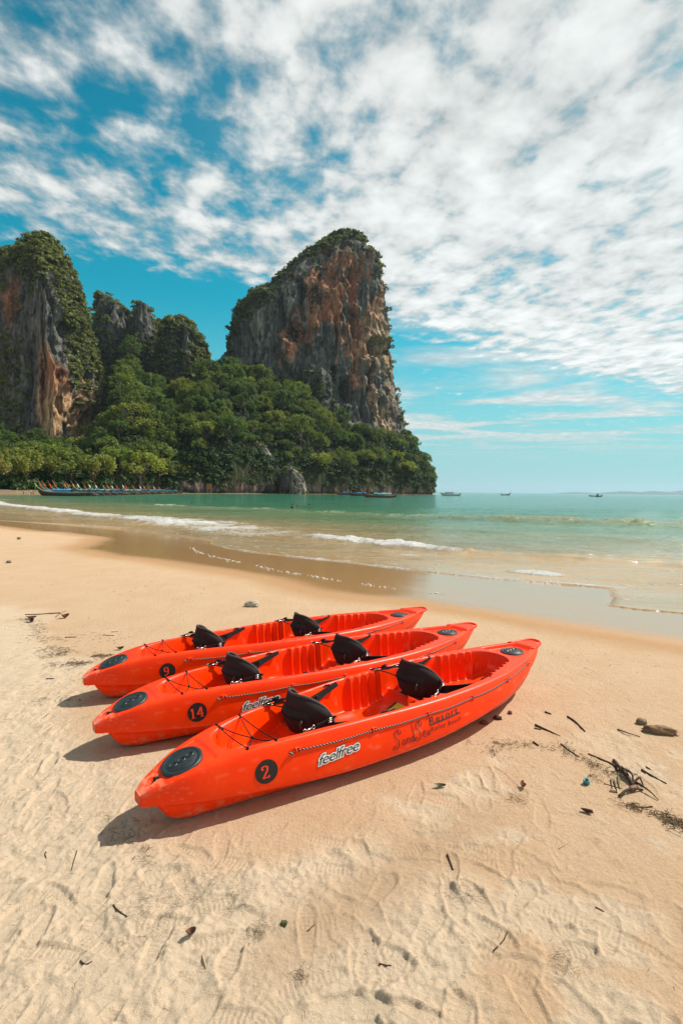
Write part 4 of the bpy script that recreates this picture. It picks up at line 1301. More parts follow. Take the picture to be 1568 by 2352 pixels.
def tint_tower(x, y, sn, sn2, sn3, h):
    c = lerp3(GREY, PALE, sstep(sn, -.1, .7))
    warm = np.exp(-(((x - 770) / 95) ** 2 + ((y - 690) / 120) ** 2)) + .95 * np.exp(-(((x - 850) / 75) ** 2 + ((y - 900) / 130) ** 2)) + .7 * np.exp(-(((x - 660) / 40) ** 2 + ((y - 800) / 60) ** 2)) + .8 * np.exp(-(((x - 855) / 45) ** 2 + ((y - 740) / 120) ** 2))
    o = sstep(warm * 1.1 + .9 * sn2 + .7 * sn - .72, 0, .5)
    wc = lerp3(RUST, ORANGE, sstep(sn3 + sn, -.5, .5))
    tan = np.clip(sstep(x, 790, 870) * sstep(y, 640, 760) * .85 + .4 * sn2, 0, 1)
    wc = wc * (1 - tan[..., None]) + np.array(TAN) * tan[..., None]
    c = c * (1 - o[..., None]) + wc * o[..., None]
    bl = sstep(sn3 * .8 + sn * .6 - .10, .1, .5) * .85 + .45 * np.exp(-(((x - 720) / 40) ** 2 + ((y - 860) / 60) ** 2))
    return c * (1 - np.clip(bl, 0, .9)[..., None]) + np.array(BLACK) * np.clip(bl, 0, .9)[..., None]


def veg_tower(x, y, sn2, ledge, h, slope):
    edge = crom([480, 520, 540, 552, 580, 610, 650, 690, 740, 790, 822, 850, 880, 893, 910], [900, 830, 740, 712, 690, 660, 620, 590, 555, 532, 530, 560, 600, 700, 800], x)
    d = y - edge
    return np.exp(-np.clip(d - 10 * (1 - sstep(x, 540, 640)) + 3, 0, 999) / 13) * 3 + .10 * sstep(ledge + sn2, .35, .8) + .8 * sstep(x, 600, 545) * sstep(sn2, -.2, .4) + 1.4 * np.exp(-(((x - 690) / 60) ** 2 + ((y - 890) / 30) ** 2)) + .5 * np.exp(-((x - 905 - (y - 800) * .12) / 10) ** 2) * sstep(y, 650, 760)


rock_mass('limestone_cliff', [(1140, 500, 975), (1040, 505, 962), (980, 510, 936), (940, 514, 926), (890, 517, 913), (820, 521, 903), (780, 528, 900), (740, 538, 897), (712, 558, 893), (690, 584, 890), (660, 620, 886), (630, 652, 881),
                              (605, 684, 875), (585, 708, 863), (565, 733, 848), (550, 752, 842), (540, 774, 834), (533, 792, 822), (530.5, 802, 815)], 450, 62, 3,
          'tall limestone tower with rust and tan stained walls, green on its summit and left shoulder', tint_tower, veg_tower,
          dents=[(685, 805, 22, 22, 9), (862, 818, 22, 20, 9), (800, 922, 16, 26, 11), (845, 892, 9, 45, 9), (770, 880, 9, 14, 7), (815, 690, 8, 40, 6), (655, 765, 8, 40, 6), (818, 770, 9, 30, 6), (700, 740, 6, 40, 5), (870, 940, 8, 30, 5)],
          power=2.5, skew=.10, nveg=1900, nth=520, nz=380)


def tint_left(x, y, sn, sn2, sn3, h):
    c = lerp3(GREY, PALE, sstep(sn, 0, .8))
    o = sstep(.9 * np.exp(-(((x - 150) / 75) ** 2 + ((y - 930) / 70) ** 2)) + .6 * np.exp(-(((x - 20) / 40) ** 2 + ((y - 690) / 70) ** 2)) + .6 * np.exp(-(((x - 110) / 45) ** 2 + ((y - 840) / 90) ** 2)) + .7 * sn2 + .3 * sn - .3, 0, .5)
    tan = sstep(y, 860, 940)
    wc = lerp3(ORANGE, (.56, .37, .20), np.clip(tan + .4 * sn3, 0, 1))
    c = c * (1 - o[..., None]) + wc * o[..., None]
    bl = np.clip(sstep(sn3 * .8 + sn * .5, .1, .6) * .75 + .4 * sstep(x, 110, 60) * sstep(sn2, -.3, .3), 0, .9)[..., None]  # black streaks, plus shade painted into the colour of the left face
    return c * (1 - bl) + np.array(BLACK) * bl


def veg_left(x, y, sn2, ledge, h, slope):
    top = np.exp(-np.clip(y - 600, 0, 999) / 22) * 2.5
    right_ = sstep(x - (118 + (y - 600) * .16), -6, 10) * sstep(sn2, -.9, -.2) * sstep(y, 985, 820) * 1.6
    left_ = .5 * sstep(y, 740, 790) * sstep(x, 75, 50) + .08 * sstep(ledge, .3, .7)
    return top + right_ + left_


rock_mass('limestone_cliff', [(1060, -60, 252), (1000, -60, 250), (960, -58, 246), (900, -56, 240), (840, -54, 233), (770, -50, 223), (720, -44, 208), (670, -30, 193), (630, -14, 179), (600, 0, 164), (590, 22, 157), (575, 34, 145), (560, 44, 143), (548, 62, 132), (540, 78, 112), (537, 88, 104)],
          345, 44, 5, 'leftmost limestone cliff with a sharp edge, tan wall below and shrubs on its right flank', tint_left, veg_left,
          dents=[(40, 900, 48, 60, 12), (35, 790, 35, 26, 6), (175, 850, 18, 36, 4), (130, 880, 8, 30, 4), (200, 900, 8, 30, 4)], power=1.9, arete=(.16, 26), drop=18, nveg=3600, nth=440, nz=330, vsize=(1.1, 2.4))


def tint_grey(x, y, sn, sn2, sn3, h):
    c = lerp3((.085, .088, .08), (.19, .185, .16), sstep(sn, -.2, .7))
    o = (sstep(sn2 + .5 * sn, .35, .8) * .7 * sstep(y, 780, 880))[..., None]
    c = c * (1 - o) + np.array((.42, .26, .15)) * o
    bl = np.clip(sstep(sn3 + sn * .5, .1, .6) * .7, 0, .9)[..., None]
    return c * (1 - bl) + np.array(BLACK) * bl


def veg_mid(x, y, sn2, ledge, h, slope):
    return 1.0 * sstep(sn2 + .6 * ledge, -.6, .15) + 1.2 * sstep(y, 760, 850) + 2 * sstep(h, .93, .99)


rock_mass('limestone_cliff', [(1060, 195, 330), (900, 203, 320), (800, 208, 312), (740, 212, 304), (710, 215, 292), (695, 217, 275), (682, 219, 262), (674, 222, 252), (670, 228, 243)], 430, 26, 8,
          'narrow wooded limestone pinnacle beside the leftmost cliff', tint_grey, veg_mid, nveg=2200, nth=200, nz=200, fl=.7, amp=.8)
rock_mass('limestone_cliff', [(1060, 270, 400), (900, 285, 392), (800, 295, 378), (760, 300, 366), (735, 302, 357), (712, 304, 352), (700, 307, 348), (692, 311, 338), (689, 316, 330)], 415, 24, 12,
          'bare grey limestone pinnacle between two wooded ones', tint_grey, lambda x, y, s, l, h, q: .45 * sstep(s, -.1, .4) + 1.5 * sstep(y, 735, 800) + 1.2 * sstep(h, .965, .995), nveg=1300, nth=200, nz=200, fl=.7, amp=.8)
rock_mass('limestone_cliff', [(1060, 330, 500), (960, 340, 490), (880, 348, 486), (830, 352, 481), (790, 356, 476), (765, 362, 464), (748, 372, 449), (736, 380, 436), (730, 390, 425), (727, 400, 417)], 392, 32, 15,
          'broad limestone knoll draped in creepers, right of the pinnacles', tint_grey, veg_mid, nveg=3400, nth=260, nz=220, fl=.8, amp=.9)

rock_mass('limestone_cliff', [(1060, 190, 500), (900, 195, 492), (830, 200, 486), (790, 205, 480), (765, 210, 464), (748, 214, 445), (732, 218, 392), (716, 228, 350), (706, 248, 322)], 442, 20, 18,
          'wooded saddle joining the pinnacles behind the green gap', tint_grey, lambda x, y, s, l, h, q: 1 + 0 * x, nveg=2200, nth=200, nz=160, fl=.8, amp=.6)

# ---- wooded slope that rises from the shore to the foot of the cliffs
_SH = [(-160, 148), (-60, 152), (0, 166), (75, 176), (150, 190), (225, 205), (300, 225), (380, 250), (460, 258), (520, 268), (600, 292), (700, 317), (820, 352), (900, 387), (955, 418), (985, 442), (992, 462), (985, 485)]
_FT = [(-160, 1042, 300), (-60, 1042, 300), (0, 1042, 300), (75, 1045, 302), (150, 1045, 305), (245, 1000, 322), (300, 815, 372), (380, 915, 352), (460, 892, 385), (520, 862, 400), (600, 885, 396), (700, 930, 388), (800, 1000, 388), (870, 1003, 392), (920, 1015, 415), (950, 1045, 440), (968, 1070, 458), (972, 1078, 485)]


def slope_point(k, w):
    """k along the shore 0..17, w 0 at the shore, 1 at the cliff foot"""
    n = np.arange(len(_SH), dtype=float)
    S = np.array([(Y * (x - 784) / FPX, Y, .3) for x, Y in _SH]); T = np.array([atY(*q) for q in _FT])
    s = np.stack([crom(n, S[:, i], k) for i in range(3)], -1); t = np.stack([crom(n, T[:, i], k) for i in range(3)], -1)
    w = np.asarray(w)[..., None]
    p = s + (t - s) * w
    rocky = sstep(k, 6.5, 8.0)[..., None] if np.ndim(k) else np.array(sstep(k, 6.5, 8.0))
    zf = w ** (.85 - .2 * rocky)
    p[..., 2:] = s[..., 2:] + (t[..., 2:] - s[..., 2:]) * zf + rocky * 6 * sstep(w, 0, .05) * (1 - sstep(w, .6, 1))
    return p


def build_slope():
    k, w = np.meshgrid(np.linspace(0, 17, 420), np.linspace(0, 1, 90) ** 1.3, indexing='ij')
    P = slope_point(k, w)
    d = np.stack([fbm(P[..., 0] * .05, P[..., 1] * .05, P[..., 2] * .03 + q, oct=4) for q in (1, 9)], -1)
    am = sstep(k, 6.2, 7.5) * (1 - sstep(w, .2, .9) * .5)
    P[..., 1] += d[..., 0] * 3.5 * am; P[..., 0] += d[..., 1] * 2.5 * am * sstep(w, 0, .02); P[..., 2] += d[..., 1] * 1.2 * sstep(w, .03, .2)
    low = P[:, 0].copy(); low[:, 2] = -3; low[:, 1] += 3.0 * sstep(k[:, 0], 6.5, 8)           # undercut at the water line
    P = np.concatenate([low[:, None], P], 1)
    z = P[..., 2]; rock = sstep(z, 6.5, 3.0) * sstep(np.concatenate([k[:, :1], k], 1), 6.3, 7.3)
    sn = fbm(P[..., 0] * .2, P[..., 1] * .2, z * .05, oct=4); sn2 = fbm(P[..., 0] * .04, P[..., 1] * .04, z * .04, oct=3)
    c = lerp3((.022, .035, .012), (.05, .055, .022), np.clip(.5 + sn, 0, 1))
    rc = lerp3((.05, .047, .045), (.22, .16, .115), sstep(sn + .5 * sn2, -.3, .8))
    rc = rc * (1 - .6 * sstep(z, 2.2, .6))[..., None]
    c = c * (1 - rock[..., None]) + rc * rock[..., None]
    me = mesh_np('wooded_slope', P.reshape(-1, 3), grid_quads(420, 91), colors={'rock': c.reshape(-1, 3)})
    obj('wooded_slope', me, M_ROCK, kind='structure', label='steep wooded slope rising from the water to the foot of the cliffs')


build_slope()


# ---- tree prototypes: trunk, limbs and a crown of leaf clumps
def tree_proto(seed, H, R, kind, clumps, leaf, mat):
    r = np.random.default_rng(seed)
    root = empty('broadleaf_tree')
    mb = MB(); th = H * .45
    lean = r.normal(scale=.05, size=2)
    tr = [(lean[0] * z * z / H, lean[1] * z * z / H, z) for z in np.linspace(-1.0, th, 7)]
    mb.tube(tr, np.linspace(.05 * R + .12, .03 * R + .06, 7), 7)
    tops = []
    for i in range(9):
        a = r.uniform(0, 2 * PI); rr = R * r.uniform(.4, .8); hz = H * r.uniform(.55, .9)
        e = np.array((rr * math.cos(a), rr * math.sin(a), hz)); b = np.array(tr[r.integers(4, 7)])
        mb.tube([b, b * .5 + e * .5 + np.array((0, 0, .06 * H)), e], [.025 * R + .05, .018 * R + .03, .01 * R], 5); tops.append(e)
    mb.build('trunk', M_BARK, root)
    C, sz = [], []
    for i in range(clumps):
        for _ in range(20):
            d = r.normal(size=3); d /= np.linalg.norm(d); d[2] = abs(d[2]) * 1.1 - .25
            q = r.uniform(.72, 1.0)
            p = np.array((d[0] * R * q, d[1] * R * q, H * .58 + d[2] * H * .47 * q))
            if perlin(p[0] / R * 1.9 + seed, p[1] / R * 1.9, p[2] / R * 1.9) > -.12: break
        p[:2] *= 1 + .18 * math.sin(3 * math.atan2(p[1], p[0]) + seed)
        C.append(p); sz.append(R * r.uniform(.15, .27))
    C = np.array(C); sz = np.array(sz)
    # each clump is filled with many leaf-sized faces
    sub = 15
    d = r.normal(size=(len(C), sub, 3)); d /= np.linalg.norm(d, axis=-1, keepdims=True)
    c2 = (C[:, None] + d * (sz[:, None, None] * r.uniform(.3, .9, (len(C), sub, 1)))).reshape(-1, 3)
    V, Q = leaf_cards(c2, np.repeat(sz, sub) * leaf, r, n_per=4, up=.5)
    obj('crown', mesh_np('crown', V, Q, smooth=False), mat, root)
    return root


PROTO = [tree_proto(31, 11, 6.0, 0, 62, .40, M_LEAF[0]), tree_proto(32, 12, 5.2, 0, 56, .40, M_LEAF[1]), tree_proto(33, 10, 6.4, 0, 60, .38, M_LEAF[2]), tree_proto(34, 13, 4.6, 0, 52, .42, M_LEAF[0]),
         tree_proto(35, 9, 5.6, 0, 50, .42, M_LEAF[1]), tree_proto(36, 9, 5.0, 0, 46, .40, M_LEAF[3]), tree_proto(37, 12, 6.2, 0, 60, .38, M_LEAF[1])]
PKID = [kid_map(p) for p in PROTO]
P_USED = [False] * len(PROTO)


def put_tree(i, loc, s, rz, label, group, sz=1.0):
    if not P_USED[i]: o = PROTO[i]; P_USED[i] = True
    else: o = copy_tree(PROTO[i], PKID[i])
    o.location = loc; o.scale = (s, s, s * sz); o.rotation_euler = (0, 0, rz)
    tag(o, label, 'tree', group)


def plant():
    r = np.random.default_rng(77); pts = []
    kinds = {0: 'dark', 1: 'mid green', 2: 'pale green', 3: 'tall dark', 4: 'low mid green', 5: 'dry brownish', 6: 'broad mid green'}
    n_try = 0
    while len(pts) < 215 and n_try < 20000:
        n_try += 1
        k = r.uniform(5.6, 16.6); w = r.uniform(.03, 1.0) ** .9
        p = slope_point(np.array(k), np.array(w))
        sc = r.choice([.7, .9, 1.1, 1.35, 1.7]) * r.uniform(.9, 1.1) * (1.0 if k < 13.5 else .8)
        if any((p[0] - q[0]) ** 2 + (p[1] - q[1]) ** 2 + (p[2] - q[2]) ** 2 < (4.6 * (sc + q[3])) ** 2 * .55 for q in pts): continue
        x, y = 784 + FPX * p[0] / p[1], 1127 - FPX * (p[2] - CAM_H) / p[1]
        if abs(x - 612) < 34 and abs(y - 1062) < 34 or abs(x - 672) < 30 and abs(y - 1105) < 30: continue
        pts.append((*p, sc, k, w))
    for (x, y, z, sc, k, w) in pts:
        i = int(r.choice([0, 0, 1, 1, 2, 3, 4, 5, 6], p=[.16, .14, .16, .12, .12, .10, .08, .04, .08])) if w > .25 else int(r.choice([0, 1, 2, 4, 6]))
        zone = ('at the outer end of the wooded headland' if k > 14.4 else 'high on the slope against the tall tower' if k > 9 and w > .62 else 'at the water edge below the tall tower' if k > 9 and w < .2
                else 'midway up the slope below the tall tower' if k > 9 else 'high in the gap between the cliffs' if w > .6 else 'low on the slope left of the grey outcrop')
        sw = 'small ' if sc < .85 else 'large ' if sc > 1.25 else ''
        put_tree(i, (x, y, z - 2.0 * sc), sc, r.uniform(0, 6.28), f'{sw}{kinds[i]} tree {zone}', f'{sw}{kinds[i]} trees {zone}', r.uniform(.85, 1.2))
    # big spreading trees behind the moored boats
    row = [(-40, 1128, 158, 1.35, 5), (20, 1128, 172, 1.15, 2), (62, 1128, 182, 1.45, 2), (112, 1128, 192, 1.4, 6), (165, 1128, 200, 1.35, 1), (215, 1128, 208, 1.45, 2), (268, 1128, 222, 1.5, 6), (322, 1128, 232, 1.75, 2), (365, 1128, 250, 1.4, 1), (412, 1125, 262, 1.35, 2), (455, 1122, 272, 1.3, 1)]
    for j, (px, py, Yd, sc, i) in enumerate(row):
        p = atY(px, py, Yd)
        put_tree(i, (p[0], p[1], .9), sc, r.uniform(0, 6.28), f'{kinds[i]} spreading tree behind the moored boats, number {j + 1} from the left', 'spreading trees along the shore')
    back = []; n_try = 0
    while len(back) < 62 and n_try < 6000:
        n_try += 1
        k = r.uniform(.6, 7.4); w = r.uniform(.16, 1.0)
        p = slope_point(np.array(k), np.array(w)); sc = r.uniform(.8, 1.5)
        if any((p[0] - q[0]) ** 2 + (p[1] - q[1]) ** 2 < (4.2 * (sc + q[3])) ** 2 * .6 for q in back): continue
        back.append((*p, sc))
    for (x, y, z, sc) in back:
        i = int(r.choice([0, 1, 2, 3, 4, 6]))
        put_tree(i, (x, y, z - 1.0), sc, r.uniform(0, 6.28), f'{kinds[i]} tree in the wood at the foot of the leftmost cliff', f'{kinds[i]} trees at the foot of the leftmost cliff', r.uniform(.85, 1.15))
    # undergrowth that closes the gaps between the trees
    n = 2600
    k = r.uniform(2.0, 16.8, n); w = np.clip(r.uniform(.015, 1, n) ** 1.1, 0, 1)
    k = np.concatenate([k, r.uniform(7.0, 16.9, 500)]); w = np.concatenate([w, r.uniform(.0, .08, 500)])
    C = slope_point(k, w); C += r.normal(scale=.8, size=C.shape); C[:, 2] += r.uniform(.3, 2.0, len(C))
    V, Q = leaf_cards(C, r.uniform(1.6, 3.6, len(C)), r, n_per=36, leaf=.45)
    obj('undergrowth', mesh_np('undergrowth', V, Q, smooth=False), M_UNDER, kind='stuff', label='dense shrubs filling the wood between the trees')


plant()


def palm(loc, H, seed, label):
    r = np.random.default_rng(seed); root = empty('palm_tree', loc, 0, label, 'palm tree', 'coconut palms by the shore')
    lean = r.uniform(-.06, .06, 2)
    tr = np.array([(lean[0] * z * z / H, lean[1] * z * z / H, z) for z in np.linspace(-.5, H, 9)])
    MB().tube(tr, np.linspace(.26, .15, 9), 7).build('trunk', M_BARK, root)
    for k in range(15):
        a = k / 15 * 2 * PI + r.uniform(-.2, .2); L = r.uniform(3.2, 4.2); e0 = r.uniform(.0, .95)
        t = np.linspace(0, 1, 10)
        rad = L * t * math.cos(e0 * .6); zz = L * (math.sin(e0) * t - (.75 + .2 * r.random()) * t * t)
        sp = tr[-1] + np.stack([rad * math.cos(a), rad * math.sin(a), zz], -1)
        mb = MB(); mb.tube(sp, np.linspace(.04, .012, 10), 4)
        side = np.array((-math.sin(a), math.cos(a), 0))
        for i in range(1, 10):
            for s in (-1, 1):
                ln = .95 * math.sin(PI * (.12 + .8 * t[i])) + .15
                tip = sp[i] + side * s * ln * .8 + np.array((0, 0, -.45 * ln)) + (sp[i] - sp[i - 1]) * .7
                mb.add([sp[i] - (sp[i] - sp[i - 1]) * .22, sp[i] + (sp[i] - sp[i - 1]) * .22, tip], None, [(0, 1, 2)])
        mb.build('frond', M_LEAF[2], root, smooth=False)


for j, (px, py, Yd, H_, l) in enumerate([(14, 1128, 176, 11.0, 'coconut palm at the left edge, above the people on the beach'), (75, 1128, 205, 11.5, 'coconut palm standing over the prow of the big moored boat'), (214, 1126, 236, 14.5, 'coconut palm half hidden in the middle of the shore trees')]):
    q = atY(px, py, Yd); palm((q[0], q[1], .9), H_, 90 + j, l)

# two bare outcrops at the foot of the slope, one low rock in the water
for nm, sil, Yc, dp, sd, lb in (('rock_outcrop', [(1085, 578, 648), (1060, 580, 640), (1040, 583, 625), (1025, 583, 612), (1016, 584, 598)], 305, 5, 21, 'grey jagged outcrop jutting from the trees at mid slope'),
                                ('rock_outcrop', [(1136, 636, 708), (1115, 638, 706), (1095, 641, 700), (1082, 646, 688), (1075, 655, 676)], 300, 7, 22, 'fluted grey outcrop standing in the water below the trees')):
    rock_mass(nm, sil, Yc, dp, sd, lb, lambda x, y, a, b_, c, h: lerp3((.10, .10, .095), (.34, .32, .28), sstep(a + .4 * c, -.4, .6)), lambda x, y, s, l, h, q: sstep(h, .8, 1.0) + .05, nth=200, nz=110, fl=.16, amp=.55, nveg=40, vsize=(.6, 1.4), base=-2, drop=0)
# ------------------------------------------------------------------ boats and people
M_WOODB = simple('dark_boat_wood', (.075, .042, .028), .6, .3, scale=3, var=.4)
M_WOODR = simple('red_boat_wood', (.16, .055, .035), .6, .3, scale=3, var=.35)
M_WOODL = simple('worn_deck_wood', (.30, .23, .16), .8, .2, scale=3, var=.3)
M_TRIMT = simple('teal_paint', (.06, .33, .36), .5, .4)
CAN = {'blue': simple('blue_canvas', (.035, .24, .50), .8, .2), 'teal': simple('teal_canvas', (.04, .42, .46), .8, .2), 'green': simple('green_canvas', (.05, .30, .16), .8, .2),
       'white': simple('white_canvas', (.45, .46, .44), .8, .2), 'dark blue': simple('navy_canvas', (.03, .10, .28), .8, .2)}
CLOTH = {'orange': simple('orange_cloth', (.50, .12, .03), .9, .1), 'green': simple('lime_cloth', (.20, .42, .06), .9, .1), 'white': simple('white_cloth', (.75, .72, .66), .9, .1),
         'yellow': simple('yellow_cloth', (.55, .36, .05), .9, .1), 'red': simple('red_cloth', (.70, .07, .03), .9, .1), 'pink': simple('pink_cloth', (.50, .22, .16), .9, .1)}
M_ENG = simple('engine_metal', (.12, .12, .12), .4, .5, .6)
M_GLASS = simple('tinted_window', (.02, .03, .035), .15, .6)
M_WHITEB = simple('white_gelcoat', (.78, .78, .75), .35, .5, var=.04)


def longtail(L, canopy, cloth, wood, rope=True):
    root = empty('longtail_boat')
    n = 34; t = np.linspace(0, 1, n); x = (t - .5) * L
    bw = crom([0, .08, .35, .65, .88, .97, 1.0], [.38, .62, .88, .80, .36, .13, .05], t) * L / 11
    sh = crom([0, .3, .6, .8, .92, 1.0], [.72, .60, .70, .98, 1.45, 2.0], t); kl = crom([0, .08, .6, .85, .95, 1.0], [.02, -.25, -.30, -.15, .45, 1.55], t)
    q = [0, .35, .7, .9, 1.0]; rows = []
    fq, fz = (0, .62, .9, .98, 1.0), (0, .10, .42, .75, 1.0)
    sec = [(f, g) for f, g in zip(fq, fz)]; ring = [(-f, g) for f, g in sec[::-1]] + sec[1:]
    V = np.array([[(x[i], bw[i] * f, kl[i] + (sh[i] - kl[i]) * g) for f, g in ring] for i in range(n)])
    Vi = np.array([[(x[i], bw[i] * f * .93, max(kl[i] + (sh[i] - kl[i]) * g, kl[i] + .12) if abs(f) < .97 else sh[i]) for f, g in ring] for i in range(n)])
    k = len(ring); Q = grid_quads(n, k); m_ = n * k
    S = [(i * k, (i + 1) * k, (i + 1) * k + m_, i * k + m_) for i in range(n - 1)] + [(i * k + k - 1, i * k + k - 1 + m_, (i + 1) * k + k - 1 + m_, (i + 1) * k + k - 1) for i in range(n - 1)]
    T = [(k // 2, j, j + 1) for j in range(k - 1)]
    obj('hull', mesh_np('hull', np.concatenate([V.reshape(-1, 3), Vi.reshape(-1, 3)]), np.concatenate([Q, Q[:, ::-1] + m_, np.array(S)]), T), wood, root)
    for s in (-1, 1):
        MB().tube(np.stack([x, s * bw, sh + .02], -1), .055, 5).build('gunwale', M_TRIMT if s < 0 else M_WOODL, root)
    db = MB(); 
    for i in (6, 11, 16, 21): db.box((x[i], 0, sh[i] - .12), (.35, 1.8 * bw[i], .05))
    db.build('thwart', M_WOODL, root, smooth=False)
    fd = [i for i in range(24, 33)]
    VV = np.array([(x[i], s * bw[i] * .9, sh[i] - .06) for i in fd for s in (-1, 1)])
    obj('foredeck', mesh_np('foredeck', VV, grid_quads(len(fd), 2)), M_WOODL, root)
    # tall leaning prow wrapped in cloth
    p0 = np.array((x[-1] - .1, 0, 1.75)); p1 = p0 + np.array((1.15, 0, 2.0))
    MB().tube([p0 - np.array((.5, 0, .7)), p0, p1], [.10, .13, .10], 7).build('prow', wood, root)
    cl = MB(); cl.tube([p0 + (p1 - p0) * u for u in np.linspace(.12, .55, 6)], [.12, .15, .14, .16, .13, .11], 8)
    for s, l in ((-.12, 1.0), (.10, .8), (.02, 1.25)):
        a = p0 + (p1 - p0) * .25; cl.tube([a, a + np.array((.18, s, -.35)), a + np.array((.22, s * 1.6, -l))], [.045, .06, .04], 5)
    cl.build('prow_cloth', CLOTH[cloth], root)
    # canopy on posts
    if canopy:
        c0, c1, zt = -L * .30, L * .14, 1.55
        nx, ny = 8, 7; xx, yy = np.meshgrid(np.linspace(c0, c1, nx), np.linspace(-1, 1, ny), indexing='ij')
        zz = zt - .16 * yy ** 2 + .03 * np.sin(xx * 3); Vt = np.stack([xx, yy * .86, zz], -1).reshape(-1, 3)
        Qc = grid_quads(nx, ny)
        co = obj('canopy', mesh_np('canopy', np.concatenate([Vt, Vt - (0, 0, .05)]), np.concatenate([Qc, Qc[:, ::-1] + nx * ny])), CAN[canopy], root)
        for s in (-1, 1):
            yv = np.linspace(c0, c1, nx); fl = np.array([(a, s * .87, zt - .16 - d) for a in yv for d in (0, .26)])
            obj('valance', mesh_np('valance', fl, grid_quads(nx, 2)), CAN[canopy], co)
        for a in np.linspace(c0 + .2, c1 - .2, 4):
            for s in (-1, 1): MB().tube([(a, s * .74, .45), (a, s * .80, zt - .12)], .03, 4).build('canopy_post', M_WOODL, root)
    e = MB(); e.box((-L / 2 + .3, 0, 1.15), (.8, .45, .45)); e.tube([(-L / 2 + .3, 0, .5), (-L / 2 + .3, 0, 1.0)], .08, 6)
    eo = e.build('engine', M_ENG, root, smooth=False)
    MB().tube([(-L / 2 - .1, 0, 1.2), (-L / 2 - 3.6, 0, .35)], .035, 5).build('tail_shaft', M_ENG, eo)
    MB().tube([(-L / 2 + .6, 0, 1.35), (-L / 2 + 1.9, 0, 1.55)], .03, 5).build('tiller', M_ENG, eo)
    return root


def place(o, x, y, heading, label, cat, group, z=SEA, s=1.0):
    o.location = (x, y, z); o.rotation_euler = (0, 0, heading); o.scale = (s, s, s)
    tag(o, label, cat, group); return o


